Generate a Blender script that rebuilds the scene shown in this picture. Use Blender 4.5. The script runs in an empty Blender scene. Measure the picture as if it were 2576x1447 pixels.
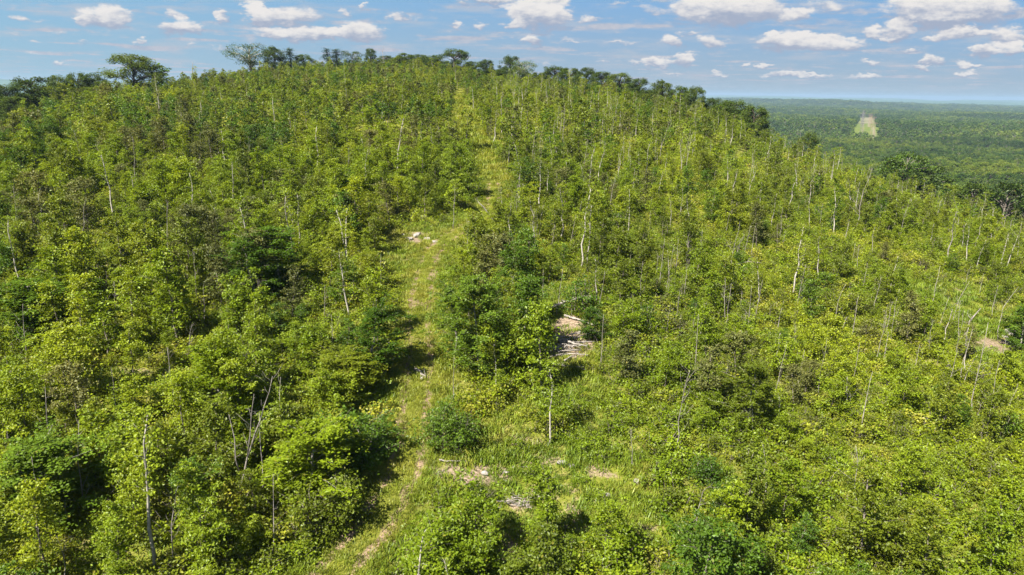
import bpy, math, random
import numpy as np
from mathutils import Matrix, Vector
R = np.random.default_rng(11)
random.seed(5)
sc = bpy.context.scene
col = sc.collection

# ------------------------------------------------------------------ camera
W, H_ = 2576.0, 1447.0            # pixel frame used for laying out places on the ground
FPX = 1741.0
PITCH, ROLL = math.radians(15.75), math.radians(0.8)
cP, sP, cR, sR = math.cos(PITCH), math.sin(PITCH), math.cos(ROLL), math.sin(ROLL)
fw = np.array([0, cP, -sP]); rt = np.array([1.0, 0, 0]); up = np.array([0, sP, cP])
cx_, cy_ = cR*rt + sR*up, -sR*rt + cR*up
cam_d = bpy.data.cameras.new('camera'); cam = bpy.data.objects.new('camera', cam_d); col.objects.link(cam)
cam.matrix_world = Matrix(((cx_[0], cy_[0], -fw[0], 0), (cx_[1], cy_[1], -fw[1], 0), (cx_[2], cy_[2], -fw[2], 0), (0, 0, 0, 1)))
cam_d.sensor_width = 36; cam_d.lens = 36*FPX/W; cam_d.clip_end = 80000; cam_d.clip_start = 0.5
sc.camera = cam

def ray(px, py):
    dx, dy = (px - W/2)/FPX, -(py - H_/2)/FPX
    d = fw + dx*cx_ + dy*cy_
    return d[0]/d[1], d[2]/d[1]          # slopes X/Y and Z/Y
def project(X, Y, Z):
    d = Y*fw[1] + Z*fw[2]
    d = np.maximum(d, 1e-3)
    a = (X*cx_[0] + Y*cx_[1] + Z*cx_[2])/d; b = (X*cy_[0] + Y*cy_[1] + Z*cy_[2])/d
    return W/2 + FPX*a, H_/2 - FPX*b

# ------------------------------------------------------------------ sun, sky, exposure
SUN_EL, SUN_AZ = math.radians(50), math.radians(-138)    # azimuth from +Y, clockwise
sdir = Vector((math.sin(SUN_AZ)*math.cos(SUN_EL), math.cos(SUN_AZ)*math.cos(SUN_EL), math.sin(SUN_EL)))
sun_d = bpy.data.lights.new('sun', 'SUN'); sun = bpy.data.objects.new('sun', sun_d); col.objects.link(sun)
sun.rotation_euler = (-sdir).to_track_quat('-Z', 'Y').to_euler()
sun_d.energy = 5.0; sun_d.angle = math.radians(0.5); sun_d.color = (1, .95, .85)
sc.view_settings.view_transform = 'Standard'; sc.view_settings.look = 'None'
sc.view_settings.exposure = 1.87; sc.view_settings.gamma = 1
cy = sc.cycles
cy.max_bounces = 5; cy.diffuse_bounces = 3; cy.glossy_bounces = 1; cy.transmission_bounces = 3
cy.volume_bounces = 0; cy.transparent_max_bounces = 4; cy.use_denoising = True
cy.caustics_reflective = False; cy.caustics_refractive = False

def N(nt, t, **kw):
    n = nt.nodes.new(t)
    for k, v in kw.items(): setattr(n, k, v)
    return n
def M(nt, op, a, b=None, c=None, clamp=False):
    n = nt.nodes.new('ShaderNodeMath'); n.operation = op; n.use_clamp = clamp
    for i, v in enumerate((a, b, c)):
        if v is None: continue
        if hasattr(v, 'links'): nt.links.new(v, n.inputs[i])
        else: n.inputs[i].default_value = v
    return n.outputs[0]
def V(nt, op, a, b=None, c=None, scale=None):
    n = nt.nodes.new('ShaderNodeVectorMath'); n.operation = op
    for i, v in enumerate((a, b, c)):
        if v is None: continue
        if hasattr(v, 'links'): nt.links.new(v, n.inputs[i])
        else: n.inputs[i].default_value = v
    if scale is not None:
        if hasattr(scale, 'links'): nt.links.new(scale, n.inputs['Scale'])
        else: n.inputs['Scale'].default_value = scale
    return n.outputs['Value'] if op == 'DOT_PRODUCT' else n.outputs[0]
def MIX(nt, f, a, b, blend='MIX'):
    n = nt.nodes.new('ShaderNodeMix'); n.data_type = 'RGBA'; n.blend_type = blend
    for i, v in ((0, f), (6, a), (7, b)):
        if hasattr(v, 'links'): nt.links.new(v, n.inputs[i])
        elif i == 0: n.inputs[0].default_value = v
        else: n.inputs[i].default_value = (*v[:3], 1)
    return n.outputs[2]
def MAP(nt, v, a, b, c=0.0, d=1.0, smooth=False):
    n = nt.nodes.new('ShaderNodeMapRange'); n.clamp = True
    if smooth: n.interpolation_type = 'SMOOTHSTEP'
    nt.links.new(v, n.inputs[0])
    for i, x in enumerate((a, b, c, d)): n.inputs[i+1].default_value = x
    return n.outputs[0]
def NOISE(nt, vec, scale, detail=2, rough=.5, dim='3D'):
    n = nt.nodes.new('ShaderNodeTexNoise'); n.noise_dimensions = dim
    n.inputs['Scale'].default_value = scale; n.inputs['Detail'].default_value = detail; n.inputs['Roughness'].default_value = rough
    nt.links.new(vec, n.inputs['Vector'])
    return n

w = bpy.data.worlds.new('World'); sc.world = w; w.use_nodes = True
nt = w.node_tree; nt.nodes.clear()
sky = N(nt, 'ShaderNodeTexSky', sky_type='NISHITA'); sky.sun_disc = False
sky.sun_elevation = SUN_EL; sky.sun_rotation = SUN_AZ % (2*math.pi)
sky.altitude = 250; sky.air_density = 1.0; sky.dust_density = 0.6; sky.ozone_density = 1.6
SKYK = 0.05
tc = N(nt, 'ShaderNodeTexCoord'); sep = N(nt, 'ShaderNodeSeparateXYZ'); nt.links.new(tc.outputs['Generated'], sep.inputs[0])
ay = M(nt, 'MAXIMUM', M(nt, 'ABSOLUTE', sep.outputs[1]), 0.02)
uu = M(nt, 'DIVIDE', sep.outputs[0], ay); vv = M(nt, 'DIVIDE', sep.outputs[2], ay)
cmb = N(nt, 'ShaderNodeCombineXYZ'); nt.links.new(uu, cmb.inputs[0]); nt.links.new(vv, cmb.inputs[1]); cmb.inputs[2].default_value = 1
# ragged edges: bend the direction with noise whose cells flatten towards the horizon
st = N(nt, 'ShaderNodeCombineXYZ'); nt.links.new(uu, st.inputs[0]); nt.links.new(M(nt, 'MULTIPLY', vv, 2.3), st.inputs[1])
n1 = NOISE(nt, st.outputs[0], 26, 5, .62)
bend = V(nt, 'MULTIPLY', V(nt, 'SUBTRACT', n1.outputs['Color'], (.5, .5, .5)), (.075, .03, 0))
P = V(nt, 'ADD', cmb.outputs[0], bend)
puffs = [  # x, y, half width, half height (photo pixels), thickness
 (262,43,64,22,1),(205,49,55,9,.5),(45,46,58,14,.55),(100,52,60,9,.4),(150,78,60,10,.45),(95,102,50,7,.4),(35,80,60,7,.4),
 (440,38,48,15,.6),(453,68,46,15,1),(558,40,24,13,.75),(590,72,20,5,.4),(650,35,34,26,1.05),(725,40,95,23,.85),(745,84,115,14,.95),(905,80,55,17,1.05),(830,90,90,10,.6),
 (870,34,34,16,.65),(925,20,16,13,.7),(995,42,38,13,.65),(1040,50,40,9,.5),(1142,66,24,10,.7),(1205,62,32,10,.65),
 (1225,0,75,12,.95),(1370,38,62,28,1.05),(1310,34,40,22,.9),(1290,62,30,11,.9),(1415,38,22,11,.7),(1370,-2,60,10,.8),(1481,43,28,14,.7),(1338,101,29,13,1.0),
 (1640,28,85,18,.5),(1560,8,90,10,.45),(1790,22,80,30,1.1),(1880,18,85,28,1.1),(1780,46,32,10,.7),(1740,82,44,10,.6),(1948,80,34,10,.6),
 (2085,16,105,20,.6),(2012,40,48,14,.9),(1690,104,32,14,.9),(1786,106,40,16,.9),(1970,102,60,18,1.1),(2040,108,50,16,1),(2115,112,55,15,.95),(1570,108,95,9,.5),(1840,128,90,8,.4),
 (2345,18,90,36,1.15),(2450,22,95,30,1.1),(2400,45,110,12,.8),(2190,82,36,13,.9),(2262,76,34,19,1.05),(2230,98,28,8,.7),(2415,84,68,14,.85),(2360,95,40,8,.7),(2530,86,62,16,.95),
 (2468,130,34,12,1),(2545,120,44,13,.95),(2288,130,30,7,.8),(1720,146,32,12,.95),(1655,157,48,9,.85),(1590,152,38,7,.6),(1525,158,40,7,.5),(1870,162,20,6,.7),(1915,162,24,7,.75),(1980,188,60,8,.8),(2060,190,50,6,.7),(2185,190,46,7,.8),
 (2344,151,24,9,.95),(2324,171,30,8,.85),(2432,166,44,8,.85),(2425,184,50,7,.75),(2195,158,40,7,.7),(1800,184,40,6,.6),(1690,185,50,5,.5),(1385,158,50,8,.45),(1440,100,60,7,.45),(1270,100,50,6,.4),
 (355,103,24,8,.7),(480,112,48,9,.5),(210,112,30,7,.5),(150,158,34,9,.65),(90,130,60,7,.4),(300,150,80,8,.35),(560,118,60,8,.4),(1100,112,70,5,.35),(1010,105,60,5,.35),
]
acc = None
for (px, py, hw, hh, k) in puffs:
    u0, v0 = ray(px, py); s = 1/math.sqrt(k)
    u1, _ = ray(px+hw, py); _, v1 = ray(px, py-hh)
    a, b = s/(u1-u0)*.74, s/(v1-v0)*.60
    q = V(nt, 'MULTIPLY_ADD', P, (a, b, 1), (-u0*a, -v0*b, 0))
    m = M(nt, 'SUBTRACT', 1+k if True else 0, V(nt, 'DOT_PRODUCT', q, q), clamp=False)
    m = M(nt, 'MAXIMUM', M(nt, 'ADD', m, 0.0), 0.0)
    acc = V(nt, 'SCALE', q, scale=m) if acc is None else V(nt, 'ADD', acc, V(nt, 'SCALE', q, scale=m))
sa = N(nt, 'ShaderNodeSeparateXYZ'); nt.links.new(acc, sa.inputs[0])
dens = sa.outputs[2]
rel = M(nt, 'DIVIDE', sa.outputs[1], M(nt, 'MAXIMUM', dens, 0.05))       # -1 base .. +1 top
relx = M(nt, 'DIVIDE', sa.outputs[0], M(nt, 'MAXIMUM', dens, 0.05))
n2 = NOISE(nt, st.outputs[0], 48, 4, .6)
# thin streaky cloud everywhere low down
st2 = N(nt, 'ShaderNodeCombineXYZ'); nt.links.new(uu, st2.inputs[0]); nt.links.new(M(nt, 'MULTIPLY', vv, 7.0), st2.inputs[1])
n3 = NOISE(nt, st2.outputs[0], 9, 5, .6)
pv_ = M(nt, 'ADD', M(nt, 'MAXIMUM', vv, 0.0), .022); st3 = N(nt, 'ShaderNodeCombineXYZ'); nt.links.new(M(nt, 'DIVIDE', uu, pv_), st3.inputs[0]); nt.links.new(M(nt, 'DIVIDE', 1.0, pv_), st3.inputs[1])
n4 = NOISE(nt, st3.outputs[0], .62, 4, .58)
small = M(nt, 'MULTIPLY', MAP(nt, n4.outputs['Fac'], .50, .66, 0, .72), MAP(nt, vv, .004, .02))
thin = M(nt, 'MULTIPLY', MAP(nt, n3.outputs['Fac'], .46, .70, 0, .65, True), MAP(nt, vv, .0, .02))
dd = M(nt, 'ADD', M(nt, 'MAXIMUM', dens, small), M(nt, 'MULTIPLY', M(nt, 'SUBTRACT', n2.outputs['Fac'], .5), 1.1))
alpha = MAP(nt, dd, .08, .72, 0, .97, True)
topk = M(nt, 'ADD', M(nt, 'ADD', M(nt, 'MULTIPLY', rel, .9), M(nt, 'MULTIPLY', relx, -.12)), M(nt, 'MULTIPLY', M(nt, 'SUBTRACT', n2.outputs['Fac'], .5), 1.5))
lit = MAP(nt, topk, -.60, .36, 0, 1, True)
lit = M(nt, 'MULTIPLY', lit, MAP(nt, dens, .15, .6, .35, 1))
ccol = MIX(nt, lit, (0.105, 0.119, 0.153), (0.237, 0.228, 0.220))
base = MIX(nt, 1.0, sky.outputs[0], (SKYK, SKYK, SKYK), 'MULTIPLY')
# the low summer haze layer of the sky itself
low = MIX(nt, MAP(nt, vv, .0, .15), (.108, .136, .158), (.053, .118, .208))
low = MIX(nt, MAP(nt, uu, -.75, .1, .45, 0), low, (0.088, 0.164, 0.202))
base = MIX(nt, MAP(nt, vv, .22, .6, 0, 1, True), low, base)
c1 = MIX(nt, thin, base, (0.139, 0.151, 0.172))
c2 = MIX(nt, alpha, c1, ccol)
bg = N(nt, 'ShaderNodeBackground'); nt.links.new(c2, bg.inputs[0]); bg.inputs[1].default_value = 1.0
wo = N(nt, 'ShaderNodeOutputWorld'); nt.links.new(bg.outputs[0], wo.inputs[0])
w.cycles.sampling_method = 'MANUAL'; w.cycles.sample_map_resolution = 256

# ------------------------------------------------------------------ terrain function
HT = 28.0
RIDGE = [  # x, canopy row on the skyline, distance of the skyline
 (-500,300,170),(-200,280,175),(0,262,185),(130,225,205),(260,205,225),(400,198,250),(560,178,290),(700,160,315),(850,150,330),(1000,146,335),(1100,152,335),
 (1200,168,325),(1300,184,315),(1400,197,300),(1500,210,280),(1600,228,262),(1700,250,245),(1800,283,225),(1900,322,208),
 (2000,362,192),(2100,395,180),(2200,422,170),(2300,450,160),(2400,484,150),(2500,515,143),(2576,540,138),(2800,610,128),(3200,740,120)]
tt, ee, DD = [], [], []
for (px, py, d) in RIDGE:
    g = py + 5.4*FPX/d + 14*max(0, (350-px)/350)*(px > -300)
    t_, e_ = ray(px, g); tt.append(t_); ee.append(e_); DD.append(d)
tf = np.linspace(-1.3, 1.3, 521); k_ = np.exp(-np.linspace(-2, 2, 21)**2); k_ /= k_.sum()
def sm(v):
    y = np.interp(tf, tt, v); yp = np.pad(y, 10, mode='edge'); return np.convolve(yp, k_, 'valid')
eF, DF = sm(ee), sm(DD)
PERM = R.random((256, 256))
def vnoise(x, y):
    xi, yi = np.floor(x).astype(int), np.floor(y).astype(int); fx, fy = x-xi, y-yi
    fx = fx*fx*(3-2*fx); fy = fy*fy*(3-2*fy)
    a, b = PERM[xi & 255, yi & 255], PERM[(xi+1) & 255, yi & 255]; c, d = PERM[xi & 255, (yi+1) & 255], PERM[(xi+1) & 255, (yi+1) & 255]
    return (a*(1-fx)+b*fx)*(1-fy)+(c*(1-fx)+d*fx)*fy
def fbm(x, y, o=4):
    s = 0; a = 1; n = 0
    for i in range(o):
        s = s + a*vnoise(x*2**i+17.3*i, y*2**i+5.1*i); n += a; a *= .5
    return s/n - .5
def hill_dist(X, Y):
    t = np.clip(X/np.maximum(Y, 25.0), -1.3, 1.3); return np.interp(t, tf, DF)
def height(X, Y):
    X = np.asarray(X, float); Y = np.asarray(Y, float)
    t = np.clip(X/np.maximum(Y, 25.0), -1.3, 1.3)
    D = np.interp(t, tf, DF); e = np.interp(t, tf, eF)
    Yc = np.maximum(Y, -150.0)
    hz = -HT + (e + 2*HT/D)*Yc - HT*Yc*Yc/(D*D)
    hz = hz + fbm(X/26, Y/26, 2)*2.2 + fbm(X/5, Y/5, 2)*.5
    r = np.hypot(X, Y)
    vz = -60 + fbm(X/420, Y/420, 3)*30*np.clip(r/900, 0, 1)
    vz = vz + 30*np.clip((r-2500)/5000, 0, 1)*fbm(X/2300+3, Y/2300+9, 3)*2
    # low wooded hill beyond the power line, left of it
    tX, tY = .452*4300, 4300
    vz = vz + 26*np.exp(-(((X-tX)/300)**2 + ((Y-tY)/600)**2))
    # ridges on the horizon
    u = X/np.maximum(Y, 1)
    far = np.where(Y > 0, 1.0, .4)
    vz = vz + far*(50*np.exp(-((r-12500)/1300)**2)*(.55+fbm(u*9+4, r*0+.5, 3)*1.0)) + far*70*np.exp(-((r-15000)/600)**2)*(.62+fbm(u*14+7, r*0+3.5, 4)*1.1)
    vz = vz + far*120*np.exp(-((r-9500)/1800)**2)*np.clip((-u-.35)*4, 0, 1)
    vz = vz + far*np.exp(-(((u-.315)/.07)**2))*30*np.exp(-((r-6500)/1500)**2)
    k = 7.0; hz = np.maximum(hz, vz-120)
    return np.logaddexp(hz/k, vz/k)*k
def ground(px, py, ymax=2600):
    """the first place on the ground seen through a photo pixel"""
    t, s = ray(px, py)
    Y = np.geomspace(18, ymax, 4000); z = height(t*Y, Y)
    hit = np.nonzero(z >= s*Y)[0]
    i = hit[0] if len(hit) else int(np.argmax(z/Y - s))
    return float(t*Y[i]), float(Y[i]), float(z[i])

# ------------------------------------------------------------------ mesh helpers
def mesh_np(name, verts, faces, mats, mi=None, smooth=False):
    """verts (n,3); faces a list of int arrays (k,3) or (k,4)"""
    me = bpy.data.meshes.new(name)
    faces = [np.asarray(f, np.int32) for f in faces if len(f)]
    v = np.asarray(verts, np.float32)
    me.vertices.add(len(v)); me.vertices.foreach_set('co', v.ravel())
    nl = sum(f.size for f in faces); npoly = sum(len(f) for f in faces)
    me.loops.add(nl); me.polygons.add(npoly)
    me.loops.foreach_set('vertex_index', np.concatenate([f.ravel() for f in faces]))
    tot = np.concatenate([np.full(len(f), f.shape[1], np.int32) for f in faces])
    me.polygons.foreach_set('loop_start', np.concatenate([[0], np.cumsum(tot)[:-1]]).astype(np.int32))
    if mi is not None: me.polygons.foreach_set('material_index', np.asarray(mi, np.int32))
    me.polygons.foreach_set('use_smooth', np.full(npoly, smooth, bool))
    for m in (mats if isinstance(mats, (list, tuple)) else [mats]): me.materials.append(m)
    me.update(calc_edges=True); return me
class Geo:
    def __init__(s): s.v = []; s.f = []; s.n = 0
    def add(s, v, f):
        v = np.asarray(v, float); f = np.asarray(f, int)
        s.v.append(v); s.f.append(f + s.n); s.n += len(v)
    def verts(s): return np.concatenate(s.v) if s.v else np.zeros((0, 3))
    def mesh(s, name, mat, smooth=False):
        q = [f for f in s.f if f.shape[1] == 4]; t = [f for f in s.f if f.shape[1] == 3]
        fs = ([np.concatenate(q)] if q else []) + ([np.concatenate(t)] if t else [])
        return mesh_np(name, s.verts(), fs, mat, smooth=smooth)
def join_mesh(name, geos, mats):
    V_, F4, F3, M4, M3, n = [], [], [], [], [], 0
    for i, g in enumerate(geos):
        if not g.v: continue
        V_.append(g.verts())
        for f in g.f:
            if f.shape[1] == 4: F4.append(f+n); M4.append(np.full(len(f), i))
            else: F3.append(f+n); M3.append(np.full(len(f), i))
        n += g.n
    fs = ([np.concatenate(F4)] if F4 else []) + ([np.concatenate(F3)] if F3 else [])
    return mesh_np(name, np.concatenate(V_), fs, mats, mi=np.concatenate(M4+M3))
def tube(g, pts, rad, n=5):
    pts = np.asarray(pts, float); rad = np.asarray(rad, float); k = len(pts)
    T = np.gradient(pts, axis=0); T /= np.linalg.norm(T, axis=1)[:, None] + 1e-9
    ref = np.array([0.31, .17, .93]) if abs(T[0, 2]) < .8 else np.array([.93, .2, .1])
    A = np.cross(T, ref); A /= np.linalg.norm(A, axis=1)[:, None] + 1e-9; B = np.cross(T, A)
    a = np.arange(n)*2*np.pi/n
    ring = pts[:, None] + rad[:, None, None]*(np.cos(a)[None, :, None]*A[:, None] + np.sin(a)[None, :, None]*B[:, None])
    idx = np.arange(k*n).reshape(k, n); i0 = idx[:-1]; i1 = idx[1:]
    f = np.stack([i0, np.roll(i0, -1, 1), np.roll(i1, -1, 1), i1], -1).reshape(-1, 4)
    g.add(ring.reshape(-1, 3), f)
    cap = [[idx[-1, 0], idx[-1, j], idx[-1, j+1]] for j in range(1, n-1)] + [[idx[0, 0], idx[0, j+1], idx[0, j]] for j in range(1, n-1)]
    g.f.append(np.asarray(cap) + g.n - k*n)
def leaves(g, C, size, up_=1.3, rng=R, asp=.62):
    n = len(C); nr = rng.normal(size=(n, 3)); nr[:, 2] = np.abs(nr[:, 2])*.6 + up_
    nr /= np.linalg.norm(nr, axis=1)[:, None]
    a = np.cross(nr, rng.normal(size=(n, 3))); a /= np.linalg.norm(a, axis=1)[:, None]; b = np.cross(nr, a)
    s = (size*rng.uniform(.6, 1.35, n))[:, None]
    v = np.stack([C - a*s*.5, C + b*s*asp*.5 + a*s*.06, C + a*s*.5 - nr*s*.12, C - b*s*asp*.5 + a*s*.06], 1).reshape(-1, 3)
    g.add(v, np.arange(4*n).reshape(n, 4))
def obj(name, me, parent=None, loc=None):
    o = bpy.data.objects.new(name, me); col.objects.link(o)
    if parent: o.parent = parent
    if loc is not None: o.location = loc
    return o
def tag(o, label=None, cat=None, group=None, kind=None):
    for k, v in (('label', label), ('category', cat), ('group', group), ('kind', kind)):
        if v: o[k] = v
    return o
def empty(name, loc, rz=0, scale=None, rot=None):
    o = bpy.data.objects.new(name, None); col.objects.link(o); o.location = loc
    o.rotation_euler = rot if rot is not None else (0, 0, rz)
    if scale is not None: o.scale = scale
    o.empty_display_size = .2; return o

# ------------------------------------------------------------------ materials
def mat(name):
    m = bpy.data.materials.new(name); m.use_nodes = True; m.node_tree.nodes.clear(); return m, m.node_tree
def leaf_mat(name, cols, trans=.36, pscale=.05, gloss=.012):
    m, nt = mat(name)
    oi = N(nt, 'ShaderNodeObjectInfo'); ge = N(nt, 'ShaderNodeNewGeometry')
    pn = NOISE(nt, oi.outputs['Location'], pscale, 3, .6)
    mixf = M(nt, 'ADD', MAP(nt, pn.outputs['Fac'], .36, .66), M(nt, 'MULTIPLY', M(nt, 'SUBTRACT', oi.outputs['Random'], .5), .75), clamp=True)
    c = MIX(nt, MAP(nt, mixf, 0, .5), cols[0], cols[1]); c = MIX(nt, MAP(nt, mixf, .5, 1), c, cols[2])
    cn = NOISE(nt, ge.outputs['Position'], 1.1, 2, .5)
    k = M(nt, 'MULTIPLY', MAP(nt, cn.outputs['Fac'], .3, .7, .78, 1.22), MAP(nt, ge.outputs['Random Per Island'], 0, 1, .72, 1.28))
    c = V(nt, 'SCALE', c, scale=k)
    # a few leaves are yellow or rusty
    c = MIX(nt, MAP(nt, ge.outputs['Random Per Island'], .975, .985, 0, .55), c, (.20, .15, .03))
    d = N(nt, 'ShaderNodeBsdfDiffuse'); tr = N(nt, 'ShaderNodeBsdfTranslucent'); gl = N(nt, 'ShaderNodeBsdfGlossy')
    nt.links.new(c, d.inputs[0])
    nt.links.new(V(nt, 'MULTIPLY', c, (1.25, 1.15, .45)), tr.inputs[0]); gl.inputs['Roughness'].default_value = .42
    gl.inputs[0].default_value = (.9, .95, .85, 1)
    m1 = N(nt, 'ShaderNodeMixShader'); m1.inputs[0].default_value = trans; nt.links.new(d.outputs[0], m1.inputs[1]); nt.links.new(tr.outputs[0], m1.inputs[2])
    m2 = N(nt, 'ShaderNodeMixShader'); m2.inputs[0].default_value = gloss; nt.links.new(m1.outputs[0], m2.inputs[1]); nt.links.new(gl.outputs[0], m2.inputs[2])
    out = N(nt, 'ShaderNodeOutputMaterial'); nt.links.new(m2.outputs[0], out.inputs[0]); return m
def bark_mat(name, a, b, sc_=9):
    m, nt = mat(name); ge = N(nt, 'ShaderNodeNewGeometry'); oi = N(nt, 'ShaderNodeObjectInfo')
    n = NOISE(nt, V(nt, 'MULTIPLY', ge.outputs['Position'], (1, 1, .45)), sc_, 3, .6)
    c = MIX(nt, MAP(nt, n.outputs['Fac'], .35, .65), a, b)
    c = V(nt, 'SCALE', c, scale=MAP(nt, oi.outputs['Random'], 0, 1, .7, 1.1))
    d = N(nt, 'ShaderNodeBsdfDiffuse'); nt.links.new(c, d.inputs[0])
    out = N(nt, 'ShaderNodeOutputMaterial'); nt.links.new(d.outputs[0], out.inputs[0]); return m
TONES = ['lime', 'olive', 'deep', 'dull']
LEAF = {
 'lime': leaf_mat('leaf_lime', [(.116, .168, .006), (.155, .208, .008), (.205, .245, .010)], trans=.45),
 'olive': leaf_mat('leaf_olive', [(.088, .118, .008), (.118, .150, .009), (.152, .180, .011)], trans=.45),
 'deep': leaf_mat('leaf_deep_green', [(.045, .088, .007), (.064, .116, .008), (.086, .138, .009)], trans=.40),
 'dull': leaf_mat('leaf_dull_olive', [(.070, .080, .020), (.092, .100, .024), (.115, .115, .028)], trans=.3),
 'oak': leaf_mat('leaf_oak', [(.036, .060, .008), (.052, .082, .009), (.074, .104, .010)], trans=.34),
 'forest': leaf_mat('leaf_forest', [(.030, .060, .007), (.062, .104, .010), (.120, .155, .013)], trans=.36, pscale=.009, gloss=.01),
 'pine': leaf_mat('needle_pine', [(.020, .040, .012), (.030, .054, .015), (.040, .064, .018)], trans=.12),
 'fern': leaf_mat('leaf_fern', [(.13, .155, .010), (.18, .20, .014), (.23, .23, .022)], trans=.4),
 'grass': leaf_mat('grass_blade', [(.095, .145, .011), (.140, .185, .015), (.205, .205, .032)], trans=.35, pscale=.12),
}
BARK = bark_mat('bark_grey', (.22, .19, .16), (.09, .075, .06))
PALE = bark_mat('bark_pale', (.38, .35, .30), (.20, .18, .15))
DARKBARK = bark_mat('bark_dark', (.12, .10, .08), (.05, .04, .035))
DEADW = bark_mat('dead_wood', (.30, .27, .235), (.15, .13, .115), 6)

m, nt = mat('hill_soil'); GROUND = m
ge = N(nt, 'ShaderNodeNewGeometry'); at = N(nt, 'ShaderNodeAttribute', attribute_name='wooded'); ad = N(nt, 'ShaderNodeAttribute', attribute_name='bare')
P_ = ge.outputs['Position']
a1 = NOISE(nt, P_, .09, 4, .6); a2 = NOISE(nt, P_, .9, 5, .65); a3 = NOISE(nt, P_, 6, 3, .6)
c = MIX(nt, MAP(nt, a1.outputs['Fac'], .35, .65), (.075, .09, .014), (.15, .155, .022))
c = MIX(nt, MAP(nt, a2.outputs['Fac'], .45, .7, 0, .7), c, (.20, .17, .06))
dirt = MIX(nt, MAP(nt, a3.outputs['Fac'], .35, .65), (.13, .092, .066), (.235, .175, .13))
dm = M(nt, 'ADD', M(nt, 'MULTIPLY', ad.outputs['Fac'], 1.15), M(nt, 'MULTIPLY', M(nt, 'SUBTRACT', a2.outputs['Fac'], .5), 2.2))
c = MIX(nt, MAP(nt, dm, .35, .75, 0, .9), c, dirt)
c = V(nt, 'SCALE', c, scale=MAP(nt, a3.outputs['Fac'], .3, .7, .75, 1.2))
f1 = NOISE(nt, P_, .012, 5, .7); f2 = NOISE(nt, P_, .0017, 4, .6)
fc = MIX(nt, MAP(nt, f1.outputs['Fac'], .4, .62), (.025, .046, .010), (.065, .10, .018))
fc = MIX(nt, MAP(nt, f2.outputs['Fac'], .4, .65, 0, .6), fc, (.050, .085, .026))
fc = MIX(nt, MAP(nt, NOISE(nt, P_, .0032, 2, .5).outputs['Fac'], .70, .74, 0, .6), fc, (.22, .20, .13))
c = MIX(nt, at.outputs['Fac'], c, fc)
d = N(nt, 'ShaderNodeBsdfDiffuse'); nt.links.new(c, d.inputs[0])
bm_ = N(nt, 'ShaderNodeBump'); bm_.inputs['Strength'].default_value = .6; bm_.inputs['Distance'].default_value = .15
nt.links.new(a2.outputs['Fac'], bm_.inputs['Height']); nt.links.new(bm_.outputs[0], d.inputs['Normal'])
out = N(nt, 'ShaderNodeOutputMaterial'); nt.links.new(d.outputs[0], out.inputs[0])

# ------------------------------------------------------------------ layout on the hill (from photo pixels to ground)
TRACK = [(800,1500),(845,1447),(910,1360),(965,1290),(1005,1220),(1030,1150),(1040,1080),(1045,1000),(1055,930),(1055,860),(1052,800),(1062,740),(1068,690),(1078,650),(1105,615),(1150,585),(1200,560),(1235,528),(1243,490),(1238,450),(1222,410),(1212,370),(1190,335),(1168,300),(1158,268),(1150,240)]
TP = np.array([ground(*p) for p in TRACK])
# resample evenly
seg = np.concatenate([[0], np.cumsum(np.hypot(*np.diff(TP[:, :2], axis=0).T))])
ss = np.arange(0, seg[-1], .35)
TX, TY = np.interp(ss, seg, TP[:, 0]), np.interp(ss, seg, TP[:, 1])
def smooth1(a, n=13):
    k = np.hanning(n+2)[1:-1]; k /= k.sum(); return np.convolve(np.pad(a, n//2, mode='edge'), k, 'valid')
TX, TY = smooth1(TX, 17), smooth1(TY, 17)
OP = [(960,1090),(1090,1085),(1240,1075),(1380,1120),(1520,1170),(1660,1250),(1640,1310),(1540,1345),(1430,1330),(1350,1320),(1320,1470),(1230,1480),(1225,1330),(1150,1262),(1060,1270),(1010,1330),(985,1420),(960,1600),(620,1700),(740,1447),(800,1390),(880,1330),(935,1250),(975,1180)]
def track_dist(X, Y):
    X = np.asarray(X); Y = np.asarray(Y); out = np.full(X.shape, 1e3)
    near = (Y < 260) & (Y > 15) & (np.abs(X) < 40)
    x, y = X[near], Y[near]
    best = np.full(x.shape, 1e9)
    for i in range(0, len(TX), 3): best = np.minimum(best, (x-TX[i])**2 + (y-TY[i])**2)
    out[near] = np.sqrt(best); return out
# open patches: photo pixel of the ground, half width, half height; clear = how much of the trees is gone
OPEN = [(1430,960,70,60,1),(2420,790,130,26,1),(2520,900,70,30,1),(2330,735,70,22,1),(1390,830,50,60,1),(1330,1210,190,75,1),(1180,1170,90,70,1),(1450,1250,150,80,.85),(1280,1340,110,60,.7),(1000,1320,120,70,.9),(920,1400,130,70,1),(1420,880,75,75,1),(1400,760,70,45,.9),(1030,650,75,55,1),(1050,595,70,25,.9),
 (670,775,80,28,.75),(270,660,90,25,.8),(275,600,60,22,.7),(1240,520,40,60,.9),(2380,740,120,30,.8),(2490,860,90,45,.8),(2290,700,60,25,.6),(1530,1180,130,45,.7),(1250,1110,90,60,.8),
 (1590,1340,120,60,.5),(940,1130,50,28,.9),(970,1200,50,30,.9),(520,1180,60,22,.6),(340,935,60,18,.7),(960,345,60,18,.6),(1165,300,22,45,.8),(1440,1110,60,30,.6),(1850,470,60,16,.5),(1580,370,60,12,.5),(1500,1080,40,25,.6),
 (2100,1010,120,30,.35),(1480,980,60,40,.7),(1170,560,60,20,.8),(2200,1150,120,30,.3),(2050,860,100,30,.4),(1650,590,60,25,.4)]
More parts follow.
